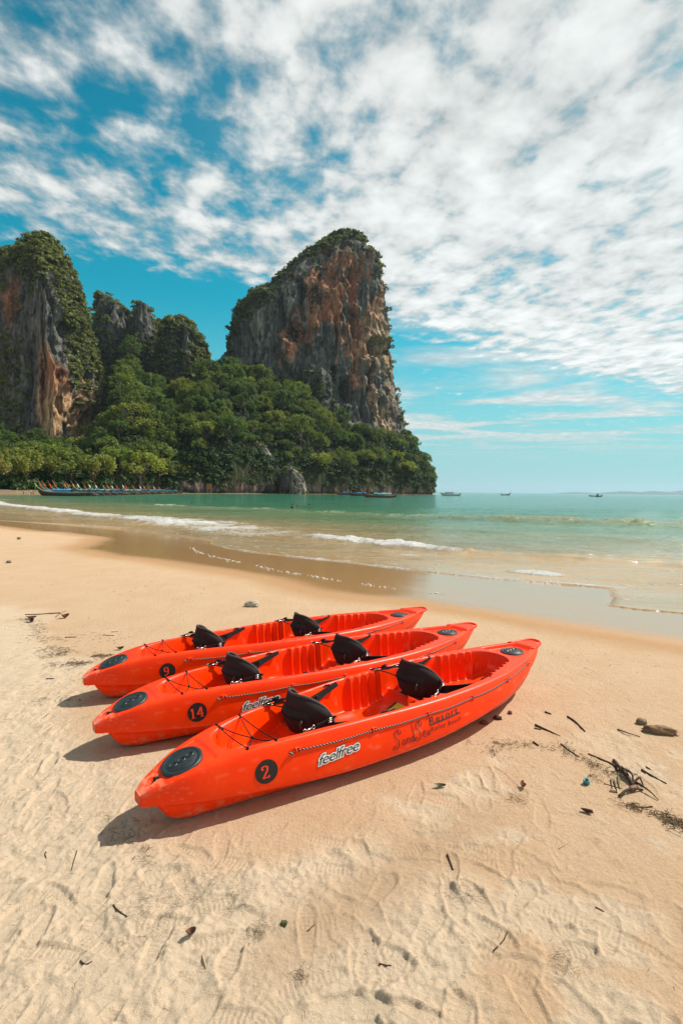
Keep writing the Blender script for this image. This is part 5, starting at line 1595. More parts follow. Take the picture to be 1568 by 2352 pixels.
def moor_boats():
    r = np.random.default_rng(4); GR = 'longtail boats moored in a row along the far beach'
    px = [82, 90, 101, 113, 126, 148, 156, 167, 180, 194, 206, 218, 236, 247, 255, 267, 281, 289, 304, 319, 329, 338, 350, 363]
    cans = ['blue', 'blue', 'blue', 'teal', 'green', 'dark blue', 'blue', 'teal', 'white', 'teal', 'blue', 'dark blue', 'white', 'green', 'teal', 'white', 'dark blue', 'white', 'teal', 'blue', 'green', 'teal', 'blue', 'teal']
    cls = ['green', 'orange', 'orange', 'red', 'orange', 'pink', 'orange', 'yellow', 'white', 'orange', 'white', 'white', 'green', 'red', 'white', 'orange', 'white', 'red', 'orange', 'white', 'yellow', 'orange', 'white', 'red']
    proto = {}
    for i, (p, cn, cl) in enumerate(zip(px, cans, cls)):
        Y = 134.
        for _ in range(6): X = -76.5 - 5.5 * (Y - 134) / 105; Y = -FPX * X / (784 - p - 5)
        key = (cn, cl)
        if key not in proto: o = longtail(10.5, cn, cl, [M_WOODB, M_WOODR, M_WOODB][i % 3]); proto[key] = (o, kid_map(o))
        else: o = copy_tree(proto[key][0], proto[key][1])
        s = r.uniform(.9, 1.08)
        hd = PI + r.uniform(-.08, .10) - .03
        place(o, X + math.cos(0) * 5.2 * s, Y - .3, hd, f'longtail boat with {cn} canopy and {cl} prow cloth, number {i + 1} from the left', 'boat', GR, SEA + .05, s)
    # boats at anchor under the tall cliff
    for (bx, Yb, hd, L, cn, cl, wd, lb) in ((828, 184, PI - .05, 10.6, 'teal', 'orange', M_WOODR, 'red brown longtail boat anchored nearest under the cliff, teal canopy and orange prow cloth'),
                                            (768, 283, PI + .05, 10.4, 'blue', 'orange', M_WOODR, 'longtail boat with blue canopy anchored closest in under the cliff, left of the others'),
                                            (797, 246, PI + .02, 10.2, 'blue', 'yellow', M_WOODB, 'dark longtail boat anchored partly hidden behind the red brown one'),
                                            (853, 206, PI - .10, 9.0, 'white', 'green', M_WOODB, 'longtail boat with a white canopy behind the stern of the red brown one')):
        X = (bx - 784) / FPX * Yb
        place(longtail(L, cn, cl, wd), X + L * .55, Yb, hd, lb, 'boat', 'longtail boats anchored under the cliff')
    X = (1149 - 784) / FPX * 470
    place(longtail(9.0, None, 'orange', M_WOODB), X + 4.0, 470, .25, 'small dark longtail boat far out between the speedboat and the fishing boats', 'boat', None)
    # white speedboat
    sb = empty('speedboat'); n = 24; t = np.linspace(0, 1, n); L = 12.0; x = (t - .5) * L
    bw = crom([0, .5, .8, .95, 1], [1.5, 1.55, 1.15, .5, .08], t); sh = crom([0, .6, 1], [1.05, 1.2, 1.75], t); kl = crom([0, .7, .92, 1], [-.3, -.3, .2, 1.45], t)
    ring = [(-1, 1), (-.98, .7), (-.85, .35), (0, 0), (.85, .35), (.98, .7), (1, 1)]
    V = np.array([[(x[i], bw[i] * f, kl[i] + (sh[i] - kl[i]) * g) for f, g in ring] for i in range(n)]).reshape(-1, 3)
    S = [(i * 7, i * 7 + 6, (i + 1) * 7 + 6, (i + 1) * 7) for i in range(n - 1)]
    obj('hull', mesh_np('hull', V, np.concatenate([grid_quads(n, 7), np.array(S)]), [(3, j, j + 1) for j in range(6)]), M_WHITEB, sb)
    MB().tube(np.stack([x, -bw - .01, kl + (sh - kl) * .55], -1), .07, 5).build('hull_stripe', CLOTH['red'], sb)
    ca = MB(); ca.box((.4, 0, 1.62), (4.6, 2.2, .85)); ca.build('cabin', M_WHITEB, sb, smooth=False)
    for s in (-1, 1):
        w = MB()
        for a in (-1.2, .3, 1.8): w.box((a, s * 1.11, 1.72), (1.2, .04, .40))
        w.build('side_window', M_GLASS, sb, smooth=False)
    MB().box((2.75, 0, 1.75), (.06, 1.9, .5)).build('windscreen', M_GLASS, sb, smooth=False)
    MB().box((-.6, 0, 2.35), (6.6, 2.5, .10)).build('roof', M_WHITEB, sb, smooth=False)
    for a in (-3.7, -1.5, 2.4):
        for s in (-1, 1): MB().tube([(a, s * 1.15, 1.1), (a, s * 1.15, 2.32)], .035, 4).build('roof_post', M_STEEL, sb)
    for a in (-.6, 0, .6): MB().box((-6.25, a, .95), (.5, .38, 1.1)).build('outboard_motor', M_ENG, sb, smooth=False)
    X = (1032 - 784) / FPX * 328
    place(sb, X, 328, PI + .05, 'white speedboat with a hard roof moored right of the cliff', 'boat', None)
    # two fishing boats far to the right
    for j, (bx, Yb, hd, s, lb) in enumerate(((1357, 450, PI, .62, 'low dark fishing boat, the left one of the pair near the horizon'), (1374, 415, .1, .72, 'dark fishing boat with a wheelhouse, the right one of the pair near the horizon'))):
        fb = empty('fishing_boat'); n = 16; t = np.linspace(0, 1, n); L = 8.0; x = (t - .5) * L
        bw = crom([0, .4, .8, 1], [.9, 1.2, .8, .06], t); sh = crom([0, .5, 1], [1.1, .9, 1.8], t); kl = crom([0, .7, 1], [-.3, -.3, 1.2], t)
        V = np.array([[(x[i], bw[i] * f, kl[i] + (sh[i] - kl[i]) * g) for f, g in ring] for i in range(n)]).reshape(-1, 3)
        S = [(i * 7, i * 7 + 6, (i + 1) * 7 + 6, (i + 1) * 7) for i in range(n - 1)]
        obj('hull', mesh_np('hull', V, np.concatenate([grid_quads(n, 7), np.array(S)]), [(3, j, j + 1) for j in range(6)]), M_WOODB, fb)
        if j:
            MB().box((-1.8, 0, 1.9), (2.0, 1.5, 1.7)).build('wheelhouse', M_TRIMT, fb, smooth=False)
            MB().box((-1.8, 0, 2.8), (2.5, 1.8, .12)).build('roof', M_WOODB, fb, smooth=False)
        else: MB().box((-1.0, 0, 2.0), (3.4, 1.7, .10)).build('awning', M_WOODB, fb, smooth=False); [MB().tube([(a, b_, .8), (a, b_, 1.96)], .05, 4).build('awning_post', M_WOODB, fb) for a in (-2.5, .5) for b_ in (-.7, .7)]
        MB().tube([(1.6, 0, .8), (1.6, 0, 4.2)], .06, 5).build('mast', M_WOODB, fb)
        MB().tube([(3.6, 0, 1.6), (4.3, 0, 3.0)], .09, 5).build('prow', M_WOODB, fb)
        place(fb, (bx - 784) / FPX * Yb, Yb, hd, lb, 'boat', 'fishing boats near the horizon', s=s)


moor_boats()

M_SKIN = simple('skin', (.42, .24, .16), .6, .3, var=.06); M_TAN = simple('tanned_skin', (.26, .13, .08), .6, .3, var=.06); M_HAIR = simple('dark_hair', (.015, .011, .009), .6, .3)
SHIRT = {c: simple(c + '_shirt', v, .9, .1) for c, v in (('blue', (.03, .16, .45)), ('teal', (.02, .42, .42)), ('white', (.75, .73, .68)), ('red', (.62, .06, .03)), ('pink', (.7, .32, .26)), ('black', (.02, .02, .022)))}


def skinned(name, joints, edges, radii):
    me = bpy.data.meshes.new(name); me.from_pydata(joints, edges, []); me.update()
    o = bpy.data.objects.new(name, me); COL.objects.link(o)
    md = o.modifiers.new('s', 'SKIN'); md.use_smooth_shade = True
    for v, r_ in zip(me.skin_vertices[0].data, radii): v.radius = (r_, r_)
    me.skin_vertices[0].data[0].use_root = True
    o.modifiers.new('d', 'SUBSURF').levels = 1
    dg = bpy.context.evaluated_depsgraph_get(); dg.update()
    out = bpy.data.meshes.new_from_object(o.evaluated_get(dg)); bpy.data.objects.remove(o); out.name = name
    return out


J = dict(pelvis=(0, 0, .95), waist=(0, 0, 1.10), chest=(0, 0, 1.32), neck=(0, .0, 1.47), jaw=(0, .02, 1.56), head=(0, .015, 1.67), shL=(.17, 0, 1.40), elL=(.24, -.02, 1.13), wrL=(.25, .06, .90), haL=(.25, .09, .82),
         shR=(-.17, 0, 1.40), elR=(-.25, .02, 1.13), wrR=(-.24, .10, .91), haR=(-.24, .14, .84), hpL=(.09, 0, .90), knL=(.10, .06, .50), anL=(.10, .02, .09), toL=(.11, .15, .04), hpR=(-.09, 0, .90), knR=(-.11, -.02, .50), anR=(-.12, -.10, .09), toR=(-.12, .03, .04))
E_ = [('pelvis', 'waist'), ('waist', 'chest'), ('chest', 'neck'), ('neck', 'jaw'), ('jaw', 'head'), ('chest', 'shL'), ('shL', 'elL'), ('elL', 'wrL'), ('wrL', 'haL'), ('chest', 'shR'), ('shR', 'elR'), ('elR', 'wrR'), ('wrR', 'haR'),
      ('pelvis', 'hpL'), ('hpL', 'knL'), ('knL', 'anL'), ('anL', 'toL'), ('pelvis', 'hpR'), ('hpR', 'knR'), ('knR', 'anR'), ('anR', 'toR')]
RAD = dict(pelvis=.13, waist=.12, chest=.14, neck=.055, jaw=.075, head=.10, shL=.065, elL=.045, wrL=.03, haL=.04, shR=.065, elR=.045, wrR=.03, haR=.04, hpL=.09, knL=.06, anL=.04, toL=.04, hpR=.09, knR=.06, anR=.04, toR=.04)
_bm, _k = [], list(J)
BODY = skinned('body', [J[k] for k in _k], [(_k.index(a), _k.index(b)) for a, b in E_], [RAD[k] for k in _k])
SH = skinned('shirt', [J['pelvis'], J['waist'], J['chest'], J['shL'], (.205, -.01, 1.27), J['shR'], (-.21, .01, 1.27)], [(0, 1), (1, 2), (2, 3), (3, 4), (2, 5), (5, 6)], [.145, .138, .155, .08, .068, .08, .068])
SHO = skinned('shorts', [(0, 0, .97), (.09, 0, .88), (.10, .045, .60), (-.09, 0, .88), (-.105, -.01, .60)], [(0, 1), (1, 2), (0, 3), (3, 4)], [.145, .105, .09, .105, .09])
_h = MB().ball((0, -.005, 1.715), (.105, .115, .085), 12, 8); HAIR = _h.mesh('hair')
for me in (BODY, SH, SHO, HAIR): pass


def person(loc, rz, shirt, shorts, skin, label, group, s=1.0, hair=True):
    root = empty('person', loc, rz, label, 'person', group); root.scale = (s, s, s)
    def part(nm, me, mat):
        me2 = me.copy(); me2.materials.clear(); me2.materials.append(mat); return obj(nm, me2, None, root)
    part('body', BODY, skin)
    if shirt: part('shirt', SH, SHIRT[shirt])
    if shorts: part('shorts', SHO, SHIRT[shorts])
    if hair: part('hair', HAIR, M_HAIR)


for (px, py, Yd, dz, sh, sk, lb) in ((440, 1156, 78, -1.42, None, M_TAN, 'swimmer alone in the green water left of the group, only the head showing'), (671, 1168, 65, -1.10, 'black', M_TAN, 'swimmer in a dark top, leftmost of three in the waves'),
                                     (683, 1166, 68, -1.36, 'black', M_TAN, 'swimmer low in the water, middle of the three in the waves'), (711, 1166, 67, -1.18, 'black', M_TAN, 'swimmer apart on the right of the three in the waves')):
    person(((px - 784) / FPX * Yd, Yd, SEA + dz - .14), .4 + px, sh, None, sk, lb, 'swimmers')
for (px, Yd, sh, so_, lb) in ((84, 150, 'blue', 'black', 'person in a blue shirt on the far sand, leftmost by the first boat'), (91, 152, None, 'pink', 'bare chested person in pink shorts on the far sand by the first boat'), (96, 151, 'pink', 'white', 'person in a pink top standing on the far sand near the first prow'),
                              (101, 153, 'white', 'black', 'person in a white top on the far sand beside the first prow'), (106, 152, 'red', 'red', 'person dressed in red beside the first prow on the far sand')):
    X = (px * .6533 + 0 - 784) / FPX * Yd if False else ((px - 29) - 784) / FPX * Yd
    person((X, Yd, float(sand_z(np.array([[X]]), np.array([[float(Yd)]]))[0, 0])), px * 1.3, sh, so_, M_SKIN, lb, 'people on the far beach', .95)
person(((78.5 - 784) / FPX * 140, 140.6, SEA + 1.15), 2.0, 'teal', 'black', M_TAN, 'person in a teal shirt standing on the bow of the first moored boat', None, .95)
# open beach huts under the trees, and a wooden board
for (px, py, Yd, w, h_, lb) in ((262, 1128, 226, 6.0, 2.6, 'low hut with an orange tiled roof among the trees behind the boats'), (312, 1128, 244, 7.5, 2.6, 'open beach hut in the shade under the trees behind the boats')):
    p = atY(px, py, Yd); hut = empty('beach_hut', (p[0], Yd, 1.0), .15, lb, 'hut', 'beach huts')
    M_HW = simple('hut_wood', (.16, .10, .065), .9, .2, scale=2, var=.3); M_HR = simple('hut_roof', (.09, .05, .032), .9, .2, scale=3, var=.3)
    MB().box((0, 1.6, 1.2), (w, .12, 2.4)).build('back_wall', M_HW, hut, smooth=False)
    for a in (-w / 2, -w / 6, w / 6, w / 2): MB().box((a, -1.5, 1.2), (.14, .14, 2.4)).build('post', M_HW, hut, smooth=False)
    rf = MB(); rf.add([(-w / 2 - .6, -2.4, 2.3), (w / 2 + .6, -2.4, 2.3), (w / 2 + .4, 0, h_ + .6), (-w / 2 - .4, 0, h_ + .6), (-w / 2 - .6, 2.4, 2.3), (w / 2 + .6, 2.4, 2.3)], [(0, 1, 2, 3), (3, 2, 5, 4)], [(0, 3, 4), (1, 5, 2)])
    rf.build('roof', M_HR, hut, smooth=False); MB().box((0, -.9, .8), (w * .7, .7, .1)).build('counter', M_HW, hut, smooth=False)
p = atY(473, 1128, 246); bd = empty('notice_board', (p[0], 252, .4), 0, 'wooden board on posts standing by the water behind the boats', 'board')
MB().box((0, 0, 2.6), (2.4, .12, 2.6)).build('panel', simple('board_wood', (.26, .13, .06), .85, .2), bd, smooth=False)
for a in (-.9, .9): MB().box((a, .10, 1.2), (.16, .10, 3.0)).build('post', M_WOODL, bd, smooth=False)

# far islands on the horizon
def islands():
    n = 120; ang = np.linspace(1285, 1640, n); Yd = 11500.0
    X = (ang - 784) / FPX * Yd
    hgt = crom([1285, 1320, 1360, 1395, 1430, 1470, 1500, 1530, 1560, 1600, 1640], [5, 34, 10, 40, 66, 52, 78, 58, 84, 70, 40], ang) * (1 + .14 * fbm(ang * .11, 0, 0, oct=3))
    rows = []
    for f, d in ((0, -900), (.45, -600), (.85, -260), (1, 0), (.6, 500), (0, 900)):
        rows.append(np.stack([X, Yd + d + 60 * fbm(ang * .05, d * .01, 1), -1 + hgt * f * (1 + .1 * fbm(ang * .2, d, 2))], -1))
    obj('far_islands', mesh_np('far_islands', np.array(rows).reshape(-1, 3), grid_quads(6, n)), simple('far_wood', (.03, .06, .03), .9, .2), kind='structure', label='low wooded islands far away on the horizon')


islands()


# ------------------------------------------------------------------ sea haze
def haze():
    mb = MB().box((0, 6000, 99.0), (31000, 18500, 206.0))
    m_ = bpy.data.materials.new('haze'); m_.use_nodes = True; t = NT(m_.node_tree); t.n.clear()
    out = t.node('ShaderNodeOutputMaterial'); v = t.node('ShaderNodeVolumePrincipled')
    v.inputs['Color'].default_value = (.62, .85, 1.0, 1); v.inputs['Density'].default_value = HAZE; v.inputs['Anisotropy'].default_value = .2
    t.l.new(v.outputs[0], out.inputs['Volume'])
    obj('haze', mb.mesh('haze', False), m_, kind='stuff', label='thin sea haze')


HAZE = .00006
haze()
# ------------------------------------------------------------------ driftwood, leaves and litter on the sand
M_TWIG = simple('dark_driftwood', (.060, .038, .026), .85, .2, scale=30, var=.5, bump=.4, bscale=150)
M_TWIGG = simple('green_stem', (.085, .095, .03), .7, .3, scale=20, var=.3)
M_REED = simple('dry_reed', (.40, .27, .14), .8, .2, scale=20, var=.3)
M_LOG = simple('weathered_log', (.22, .145, .085), .95, .1, scale=14, var=.45, bump=.8, bscale=60)
M_STONE = simple('beach_stone', (.22, .17, .115), .9, .2, scale=18, var=.5, bump=.7, bscale=70)
M_ROCKB = simple('pale_rock', (.40, .37, .29), .95, .1, scale=14, var=.6, bump=.9, bscale=50)
M_DLEAF = simple('dead_leaf', (.16, .07, .04), .75, .3, scale=30, var=.4)
M_GLEAF = simple('green_leaf', (.06, .075, .02), .5, .4, scale=30, var=.3)
M_TEAL = simple('teal_plastic', (.03, .19, .20), .4, .5, scale=30, var=.15)
M_RUST = simple('banded_shell', (.17, .085, .05), .7, .3, scale=40, var=.5)
M_WEED = simple('dry_weed', (.15, .105, .06), .9, .1, scale=30, var=.6)


def A(cx, cy): return ((1800 + .3827 * cx) * .65333, (2450 + .3827 * cy) * .65333)       # crop coordinates to picture ones
def Bc(cx, cy): return (.7653 * cx * .65333, (2600 + .7653 * cy) * .65333)
def Cc(cx, cy): return ((1200 + .7653 * cx) * .65333, (2600 + .7653 * cy) * .65333)
def Dc(cx, cy): return (.3189 * cx * .65333, (2100 + .3189 * cy) * .65333)
def Ec(cx, cy): return ((1000 + .574 * cx) * .65333, (2100 + .574 * cy) * .65333)


def gz(x, y):
    xs, ys, Z = BEACH['xs'], BEACH['ys'], BEACH['Z']
    j = int(np.clip(np.searchsorted(xs, x) - 1, 0, len(xs) - 2)); i = int(np.clip(np.searchsorted(ys, y) - 1, 0, len(ys) - 2))
    u, v = (x - xs[j]) / (xs[j + 1] - xs[j]), (y - ys[i]) / (ys[i + 1] - ys[i])
    return float((Z[i, j] * (1 - u) + Z[i, j + 1] * u) * (1 - v) + (Z[i + 1, j] * (1 - u) + Z[i + 1, j + 1] * u) * v)



def gp(p):
    q = at(p[0], p[1], 0); z = gz(q[0], q[1]); q = at(p[0], p[1], z); return np.array((q[0], q[1], z))


def stick(pxs, r0, label, mat=None, r1=None, name='driftwood_stick', group='driftwood sticks on the sand', cat='stick', lift=.0):
    r0 *= .66; r1 = None if r1 is None else r1 * .66
    P = np.array([gp(p) for p in pxs]); c = P[0].copy()
    t = np.arange(len(P)); q = np.linspace(0, len(P) - 1, max(8, 5 * len(P)))
    S = np.stack([crom(t, P[:, i], q) for i in range(3)], -1) if len(P) > 2 else P[0] + (P[1] - P[0]) * np.linspace(0, 1, 9)[:, None]
    sd = abs(hash((round(c[0], 3), round(c[1], 3)))) % 97
    L = np.linalg.norm(S[-1] - S[0])
    S[1:-1, :2] += .012 * L * np.stack([perlin(np.arange(len(S)) * .45, sd, 0), perlin(np.arange(len(S)) * .45, sd, 5)], -1)[1:-1]
    S[:, 2] = np.convolve(np.pad([gz(a, b) for a, b in S[:, :2]], 3, mode='edge'), np.ones(7) / 7, mode='valid')
    S[:, 2] += r0 * .6 + lift * np.sin(np.linspace(0, PI, len(S)))
    rad = np.linspace(r0, r0 * .55 if r1 is None else r1, len(S)) * (1 + .22 * perlin(np.arange(len(S)) * .7, sd, 2))
    mb = MB().tube(S - c, rad, 7)
    return mb.build(name, mat or M_TWIG, None, label=label, cat=cat, group=group, loc=tuple(c))


def stone(p, size, seed, label, mat, name='stone', cat='stone', group=None, rz=0., sink=.3):
    c = gp(p); mb = MB().ball((0, 0, 0), 1.0, 34, 22); V = np.concatenate(mb.V)
    d = .30 * fbm(V[:, 0] * 1.8 + seed, V[:, 1] * 1.8, V[:, 2] * 1.8, oct=4, gain=.65)
    V = np.sign(V) * np.abs(V) ** .75 * (1 + d[:, None]); V *= np.array(size)
    me = mesh_np(name, V, np.concatenate(mb.Q), np.concatenate(mb.T))
    return obj(name, me, mat, None, label, cat, group, loc=(c[0], c[1], c[2] + size[2] * (1 - sink) - .002), rot=(0, 0, rz))


def leaf(p, L, W, rz, curl, label, mat, name='fallen_leaf', group='fallen leaves on the sand'):
    c = gp(p); a = np.linspace(-1, 1, 11)[:, None]; b = np.linspace(-1, 1, 7)[None]
    w = W * np.sqrt(np.clip(1 - a ** 2, 0, 1)) ** 1.2
    X = L * a + 0 * b; Y = w * b; Z = curl * (a ** 2 + .8 * b ** 2 * (1 - a ** 2)) + .004 + .25 * curl * b * a
    V = np.stack([X + 0 * Y, Y, Z], -1); V2 = V - np.array((0, 0, .0015))
    Q = grid_quads(11, 7)
    return obj(name, mesh_np(name, np.concatenate([V.reshape(-1, 3), V2.reshape(-1, 3)]), np.concatenate([Q, Q[:, ::-1] + 77])), mat, None, label, 'leaf', group, loc=tuple(c + (0, 0, .002)), rot=(.1, .05, rz))


stick([A(505, 185), A(590, 245), A(665, 322)], .013, 'thick dark stick with a knot, lying alone up the beach from the heap of branches')
stick([A(210, 265), A(330, 315), A(440, 365)], .013, 'dark stick tapering to a thin tip, nearest the bow of the front kayak', r1=.003)
stick([A(200, 291), A(262, 303)], .010, 'short stub lying against the tapering stick near the front kayak')
stick([A(965, 302), A(1050, 345), A(1170, 370)], .008, 'thin bowed stick just left of the pale log', lift=.01)
stick([A(1185, 677), A(1300, 740), A(1413, 800)], .011, 'straight dark stick on clean sand right of the heap of branches')
stick([A(1225, 648), A(1268, 672)], .007, 'tiny chip of wood above the straight stick on clean sand')
stick([A(190, 420), A(240, 452)], .013, 'stubby piece of wood at the left end of the wrack line')
stick([A(300, 143), A(356, 162)], .012, 'small broken chip of bark highest up beside the thick knotted stick')
stick([A(445, 436), A(520, 495), A(610, 557)], .009, 'dark stick sticking out of the small tangle of weed on the wrack line')
# heap of branches
G = 'branches of the heap on the wrack line'
stick([A(695, 525), A(800, 572), A(930, 632), A(960, 682)], .008, 'long thin branch reaching left from the heap of branches', group=G, r1=.012)
stick([A(930, 592), A(975, 670), A(1050, 760), A(1105, 830)], .016, 'thickest dark branch along the middle of the heap', group=G, r1=.018, lift=.02)
stick([A(990, 660), A(1085, 742), A(1112, 815)], .013, 'dark branch lying along the right side of the thickest one', group=G, lift=.03)
stick([A(985, 640), A(1030, 730), A(1090, 800)], .008, 'thinner branch between the two thick ones of the heap', group=G, lift=.045)
stick([A(975, 692), A(968, 770), A(985, 848)], .010, 'greenish stem hanging down from the heap of branches', M_TWIGG, group=G)
stick([A(980, 922), A(1070, 885), A(1195, 862)], .014, 'branch across the lower end of the heap, pointing left', group=G, lift=.02)
stick([A(1135, 790), A(1215, 870), A(1340, 955)], .012, 'tapering branch pointing right from the lower end of the heap', group=G, r1=.004, lift=.02)
stick([A(1100, 812), A(1165, 788), A(1200, 830)], .012, 'short crooked branch at the elbow of the heap', group=G, lift=.03)
stick([A(900, 768), A(915, 852)], .007, 'upright twig left of the heap, the left one of a pair', group='short twigs left of the heap')
stick([A(930, 780), A(945, 830), A(958, 882)], .009, 'upright twig left of the heap, the right one of a pair', group='short twigs left of the heap')
stick([A(838, 800), A(920, 822), A(1008, 850)], .005, 'very thin twig crossing the pair of upright ones', group='short twigs left of the heap')
stick([A(900, 868), A(946, 872)], .015, 'short pale tube of reed below the pair of upright twigs', M_REED, r1=.015)
stick([A(1115, 1012), A(1200, 1020), A(1285, 1010)], .008, 'dark frayed twig below the heap of branches')
stick([Cc(485, 532), Cc(500, 568), Cc(512, 600)], .008, 'short dark stick standing alone in the pale sand in front of the kayaks')
stick([Cc(1165, 772), Cc(1205, 790)], .006, 'small red brown stick low at the right', M_DLEAF)
stick([Cc(998, 503), Cc(1050, 468)], .004, 'thin reddish straw in the middle of the damp sand', M_REED)
stick([Cc(698, 972), Cc(740, 930), Cc(768, 870)], .0045, 'forked grey twig in the foreground sand')
stick([Bc(520, 770), Bc(550, 792), Bc(585, 815)], .006, 'crossed dark twig on the pale sand at lower left')
stick([Bc(370, 1020), Bc(395, 1032), Bc(424, 1014)], .005, 'hooked black twig at the lower left')
stick([Bc(930, 995), Bc(938, 1022), Bc(946, 1052)], .005, 'two toned twig near the bottom middle', M_REED)
stick([Bc(1410, 882), Bc(1446, 850)], .004, 'thin twig near the green seed')
stick([Bc(212, 518), Bc(208, 530), Bc(214, 546)], .005, 'small curved black twig at the left, below the front kayak')
stick([Bc(355, 510), Bc(340, 560), Bc(330, 600)], .004, 'long thin root end buried in the sand at lower left')
stick([Cc(172, 1035), Cc(200, 1042), Cc(228, 1038)], .006, 'dark twig at the edge of the deep hole near the bottom')
stick([Dc(280, 193), Dc(440, 190), Dc(560, 182), Dc(665, 176)], .010, 'long grey branch lying left of the rear kayak', r1=.016)
stick([Dc(612, 222), Dc(668, 180), Dc(732, 150)], .007, 'forked twig crossing the end of the long grey branch')
stick([Dc(1140, 418), Dc(1262, 424)], .007, 'short stick on smooth sand just behind the rear kayak')
stick([Dc(1228, 384), Dc(1305, 380)], .006, 'shorter chip of wood behind the rear kayak')
stick([Dc(478, 1330), Dc(525, 1300), Dc(552, 1278)], .004, 'forked dry twig left of the middle kayak')
stick([Dc(510, 903), Dc(600, 898)], .010, 'dark strip of weed left of the rear kayak')
stick([Dc(720, 445), Dc(850, 440)], .010, 'dark strip of bark on the damp sand left of the rear kayak')
# stones and log
stone(A(1350, 335), (.118, .032, .032), 3, 'pale weathered log on the sand at the right edge', M_LOG, 'driftwood_log', 'log', rz=-.28)
stone(A(1182, 245), (.034, .026, .024), 5, 'small brown stone beside the pale log', M_STONE, group='small stones')
stone((579, 1393), (.100, .060, .050), 7, 'grey green rock alone on the smooth sand behind the rear kayak', M_ROCKB, 'rock', 'rock')
stone((44, 1238), (.06, .05, .04), 9, 'brown pebble far left near the wet sand', M_STONE, group='small stones')
stone((21, 1293), (.05, .045, .035), 11, 'brown pebble at the left edge on smooth sand', M_STONE, group='small stones')
stone(Ec(1222, 775), (.030, .018, .018), 15, 'red brown stub lying against the shadow of the front kayak', M_DLEAF, 'wood_stub', 'wood chip', 'wood chips by the front kayak', rz=-.6)
stone(Ec(1303, 745), (.030, .02, .016), 16, 'black chip of wood near the bow of the front kayak', M_TWIG, 'wood_stub', 'wood chip', 'wood chips by the front kayak', rz=-.2)
stone(Ec(1378, 712), (.013, .02, .014), 17, 'small brown chip nearest the bow of the front kayak', M_DLEAF, 'wood_stub', 'wood chip', 'wood chips by the front kayak')
stone(Bc(1305, 848), (.014, .010, .009), 19, 'green seed on the pale sand in the foreground', M_GLEAF, 'seed', 'seed')
leaf(Ec(950, 1160), .035, .012, -.1, .012, 'green leaf in the open sand below the front kayak', M_GLEAF)
leaf(A(95, 835), .024, .018, 1.2, .026, 'curled purple brown leaf in the open sand', M_DLEAF)
leaf(A(682, 1066), .034, .010, -.6, .010, 'dark narrow leaf below the teal plastic ring', M_DLEAF)
leaf(Bc(875, 900), .020, .014, .4, .020, 'crumpled red brown leaf in the left foreground', M_DLEAF)
leaf(Dc(718, 228), .05, .04, .3, .05, 'orange brown leaf near the long grey branch', M_DLEAF)
leaf(Dc(345, 235), .07, .03, .1, .03, 'brown leaf among the weed at the left end of the grey branch', M_DLEAF)
leaf(Dc(350, 275), .06, .03, -.6, .05, 'dark leaf standing up in the weed by the grey branch', M_TWIG)
leaf(Dc(1325, 578), .04, .02, .1, .03, 'green brown leaf behind the stern of the rear kayak', M_GLEAF)
leaf(Cc(1125, 333), .03, .009, -.5, .012, 'dark leaf on the damp sand at right', M_DLEAF)
# teal plastic ring and banded shell
c = gp(A(678, 800)); MB().lathe([(.007, .009), (.009, .025), (.016, .030), (.019, .025), (.019, .003), (.015, -.003)], 24).build('plastic_ring', M_TEAL, None, label='teal plastic ring half sunk in the sand', cat='plastic ring', loc=tuple(c + (0, 0, .002)), rot=(.25, -.1, 0))
c = gp(A(1108, 858)); mb = MB(); mb.lathe([(.001, -.045), (.010, -.042), (.014, -.028), (.011, -.02), (.017, -.008), (.013, 0), (.018, .012), (.013, .02), (.015, .032), (.008, .044), (.001, .046)], 16)
mb.build('shell', M_RUST, None, label='banded brown shell caught in the heap of branches', cat='shell', loc=tuple(c + (0, 0, .014)), rot=(1.45, 0, -.9))


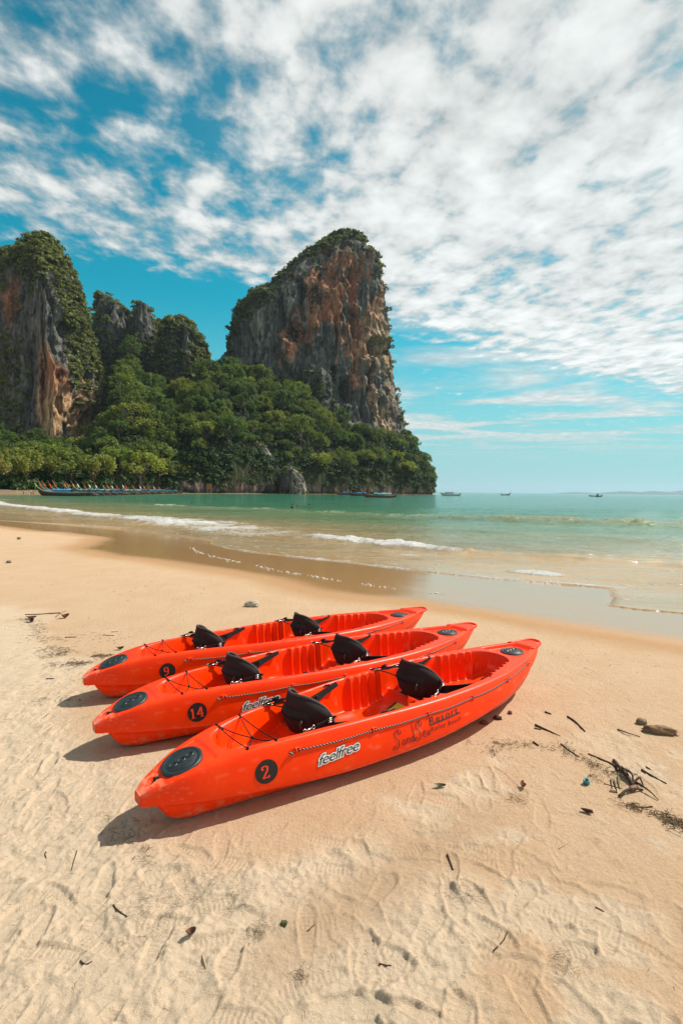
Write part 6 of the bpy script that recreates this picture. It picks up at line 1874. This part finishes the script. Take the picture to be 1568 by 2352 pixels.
def litter():
    r = np.random.default_rng(5); mb = MB()
    def bits(px, n, spread, lmin, lmax, rad):
        n = int(n * .5); lmax *= .8; rad *= .62; spread *= 1.15
        P = np.array([gp(p)[:2] for p in px]); seg = np.linalg.norm(np.diff(P, axis=0), axis=1); cum = np.concatenate([[0], np.cumsum(seg)]); q = r.uniform(0, cum[-1], n)
        c = np.stack([np.interp(q, cum, P[:, 0]), np.interp(q, cum, P[:, 1])], -1) + r.normal(scale=spread, size=(n, 2))
        for (x, y) in c:
            a = r.uniform(0, 2 * PI); L = r.uniform(lmin, lmax); b = r.normal(scale=.4); z = gz(x, y) + .006
            mb.tube([(x, y, z), (x + L * .5 * math.cos(a), y + L * .5 * math.sin(a), z + r.uniform(0, .012)), (x + L * math.cos(a + b), y + L * math.sin(a + b), z + r.uniform(-.002, .006))], rad * r.uniform(.5, 1.3), 3, cap=False)
    bits([A(0, 430), A(200, 455), A(330, 480)], 110, .03, .01, .05, .0022)
    bits([A(440, 440), A(500, 500), A(600, 570)], 120, .03, .01, .06, .0025)
    bits([A(660, 590), A(760, 640), A(880, 690), A(1000, 740)], 200, .028, .01, .06, .0025)
    bits([A(740, 720), A(800, 790)], 50, .015, .01, .05, .0022)
    bits([A(1000, 700), A(1130, 850)], 90, .04, .02, .09, .0018)
    bits([A(930, 960), A(1120, 1050)], 60, .02, .01, .05, .002)
    bits([A(1110, 1010), A(1160, 1040)], 60, .015, .02, .07, .003)
    bits([A(1280, 1075), A(1420, 1130)], 70, .02, .01, .06, .003)
    bits([A(1440, 1150), A(1600, 1220)], 220, .035, .02, .10, .003)
    bits([A(20, 930), A(60, 960)], 60, .02, .03, .09, .0012)
    bits([Ec(1270, 860), Ec(1330, 900), Ec(1270, 950)], 120, .03, .01, .05, .002)
    bits([Ec(1140, 890), Ec(1270, 960), Ec(1420, 900), Ec(1560, 910)], 130, .04, .008, .05, .002)
    bits([Bc(620, 770), Bc(700, 800), Bc(780, 720)], 260, .06, .02, .07, .0007)
    bits([Bc(850, 720), Bc(1000, 690), Bc(1110, 740)], 260, .06, .02, .07, .0007)
    bits([Bc(1180, 880), Bc(1210, 890)], 80, .02, .02, .06, .0007)
    bits([Bc(1370, 1090), Bc(1400, 1100)], 60, .012, .02, .05, .001)
    bits([Bc(470, 420), Bc(550, 430), Bc(640, 460)], 120, .04, .01, .07, .0016)
    bits([Bc(660, 510), Bc(690, 570)], 50, .02, .02, .06, .0016)
    bits([Cc(530, 690), Cc(600, 740)], 70, .025, .02, .07, .001)
    bits([Cc(990, 1010), Cc(1060, 1030)], 70, .03, .03, .09, .0008)
    bits([Cc(20, 600), Cc(1500, 1200)], 260, .55, .006, .03, .0014)
    bits([Bc(20, 300), Bc(1500, 1200)], 320, .55, .006, .04, .0012)
    bits([Bc(20, 150), Bc(300, 700)], 160, .3, .006, .04, .0014)
    bits([Dc(290, 240), Dc(400, 300), Dc(420, 450), Dc(600, 490)], 220, .05, .02, .10, .003)
    bits([Dc(500, 560), Dc(660, 590), Dc(780, 600)], 160, .05, .02, .10, .003)
    bits([Dc(540, 640), Dc(680, 640)], 110, .05, .02, .10, .0025)
    bits([Dc(640, 740), Dc(920, 740)], 130, .06, .02, .08, .003)
    bits([Dc(830, 740), Dc(930, 730)], 90, .025, .02, .07, .004)
    bits([Dc(1010, 650), Dc(1210, 650)], 130, .025, .02, .08, .004)
    bits([Dc(420, 1130), Dc(640, 1150), Dc(900, 1180)], 120, .04, .01, .06, .002)
    bits([Dc(20, 300), Dc(200, 800), Dc(300, 1400)], 420, .35, .01, .08, .0018)
    bits([Dc(870, 420), Dc(1400, 460)], 110, .12, .01, .07, .0022)
    bits([(120, 1330), (560, 1370)], 120, .6, .01, .07, .003)
    bits([(1280, 1500), (1500, 1540)], 70, .4, .01, .05, .002)
    me = mb.mesh('weed_litter')
    obj('weed_litter', me, M_WEED, kind='stuff', label='scraps of dry weed, roots and twigs strewn over the sand')


litter()
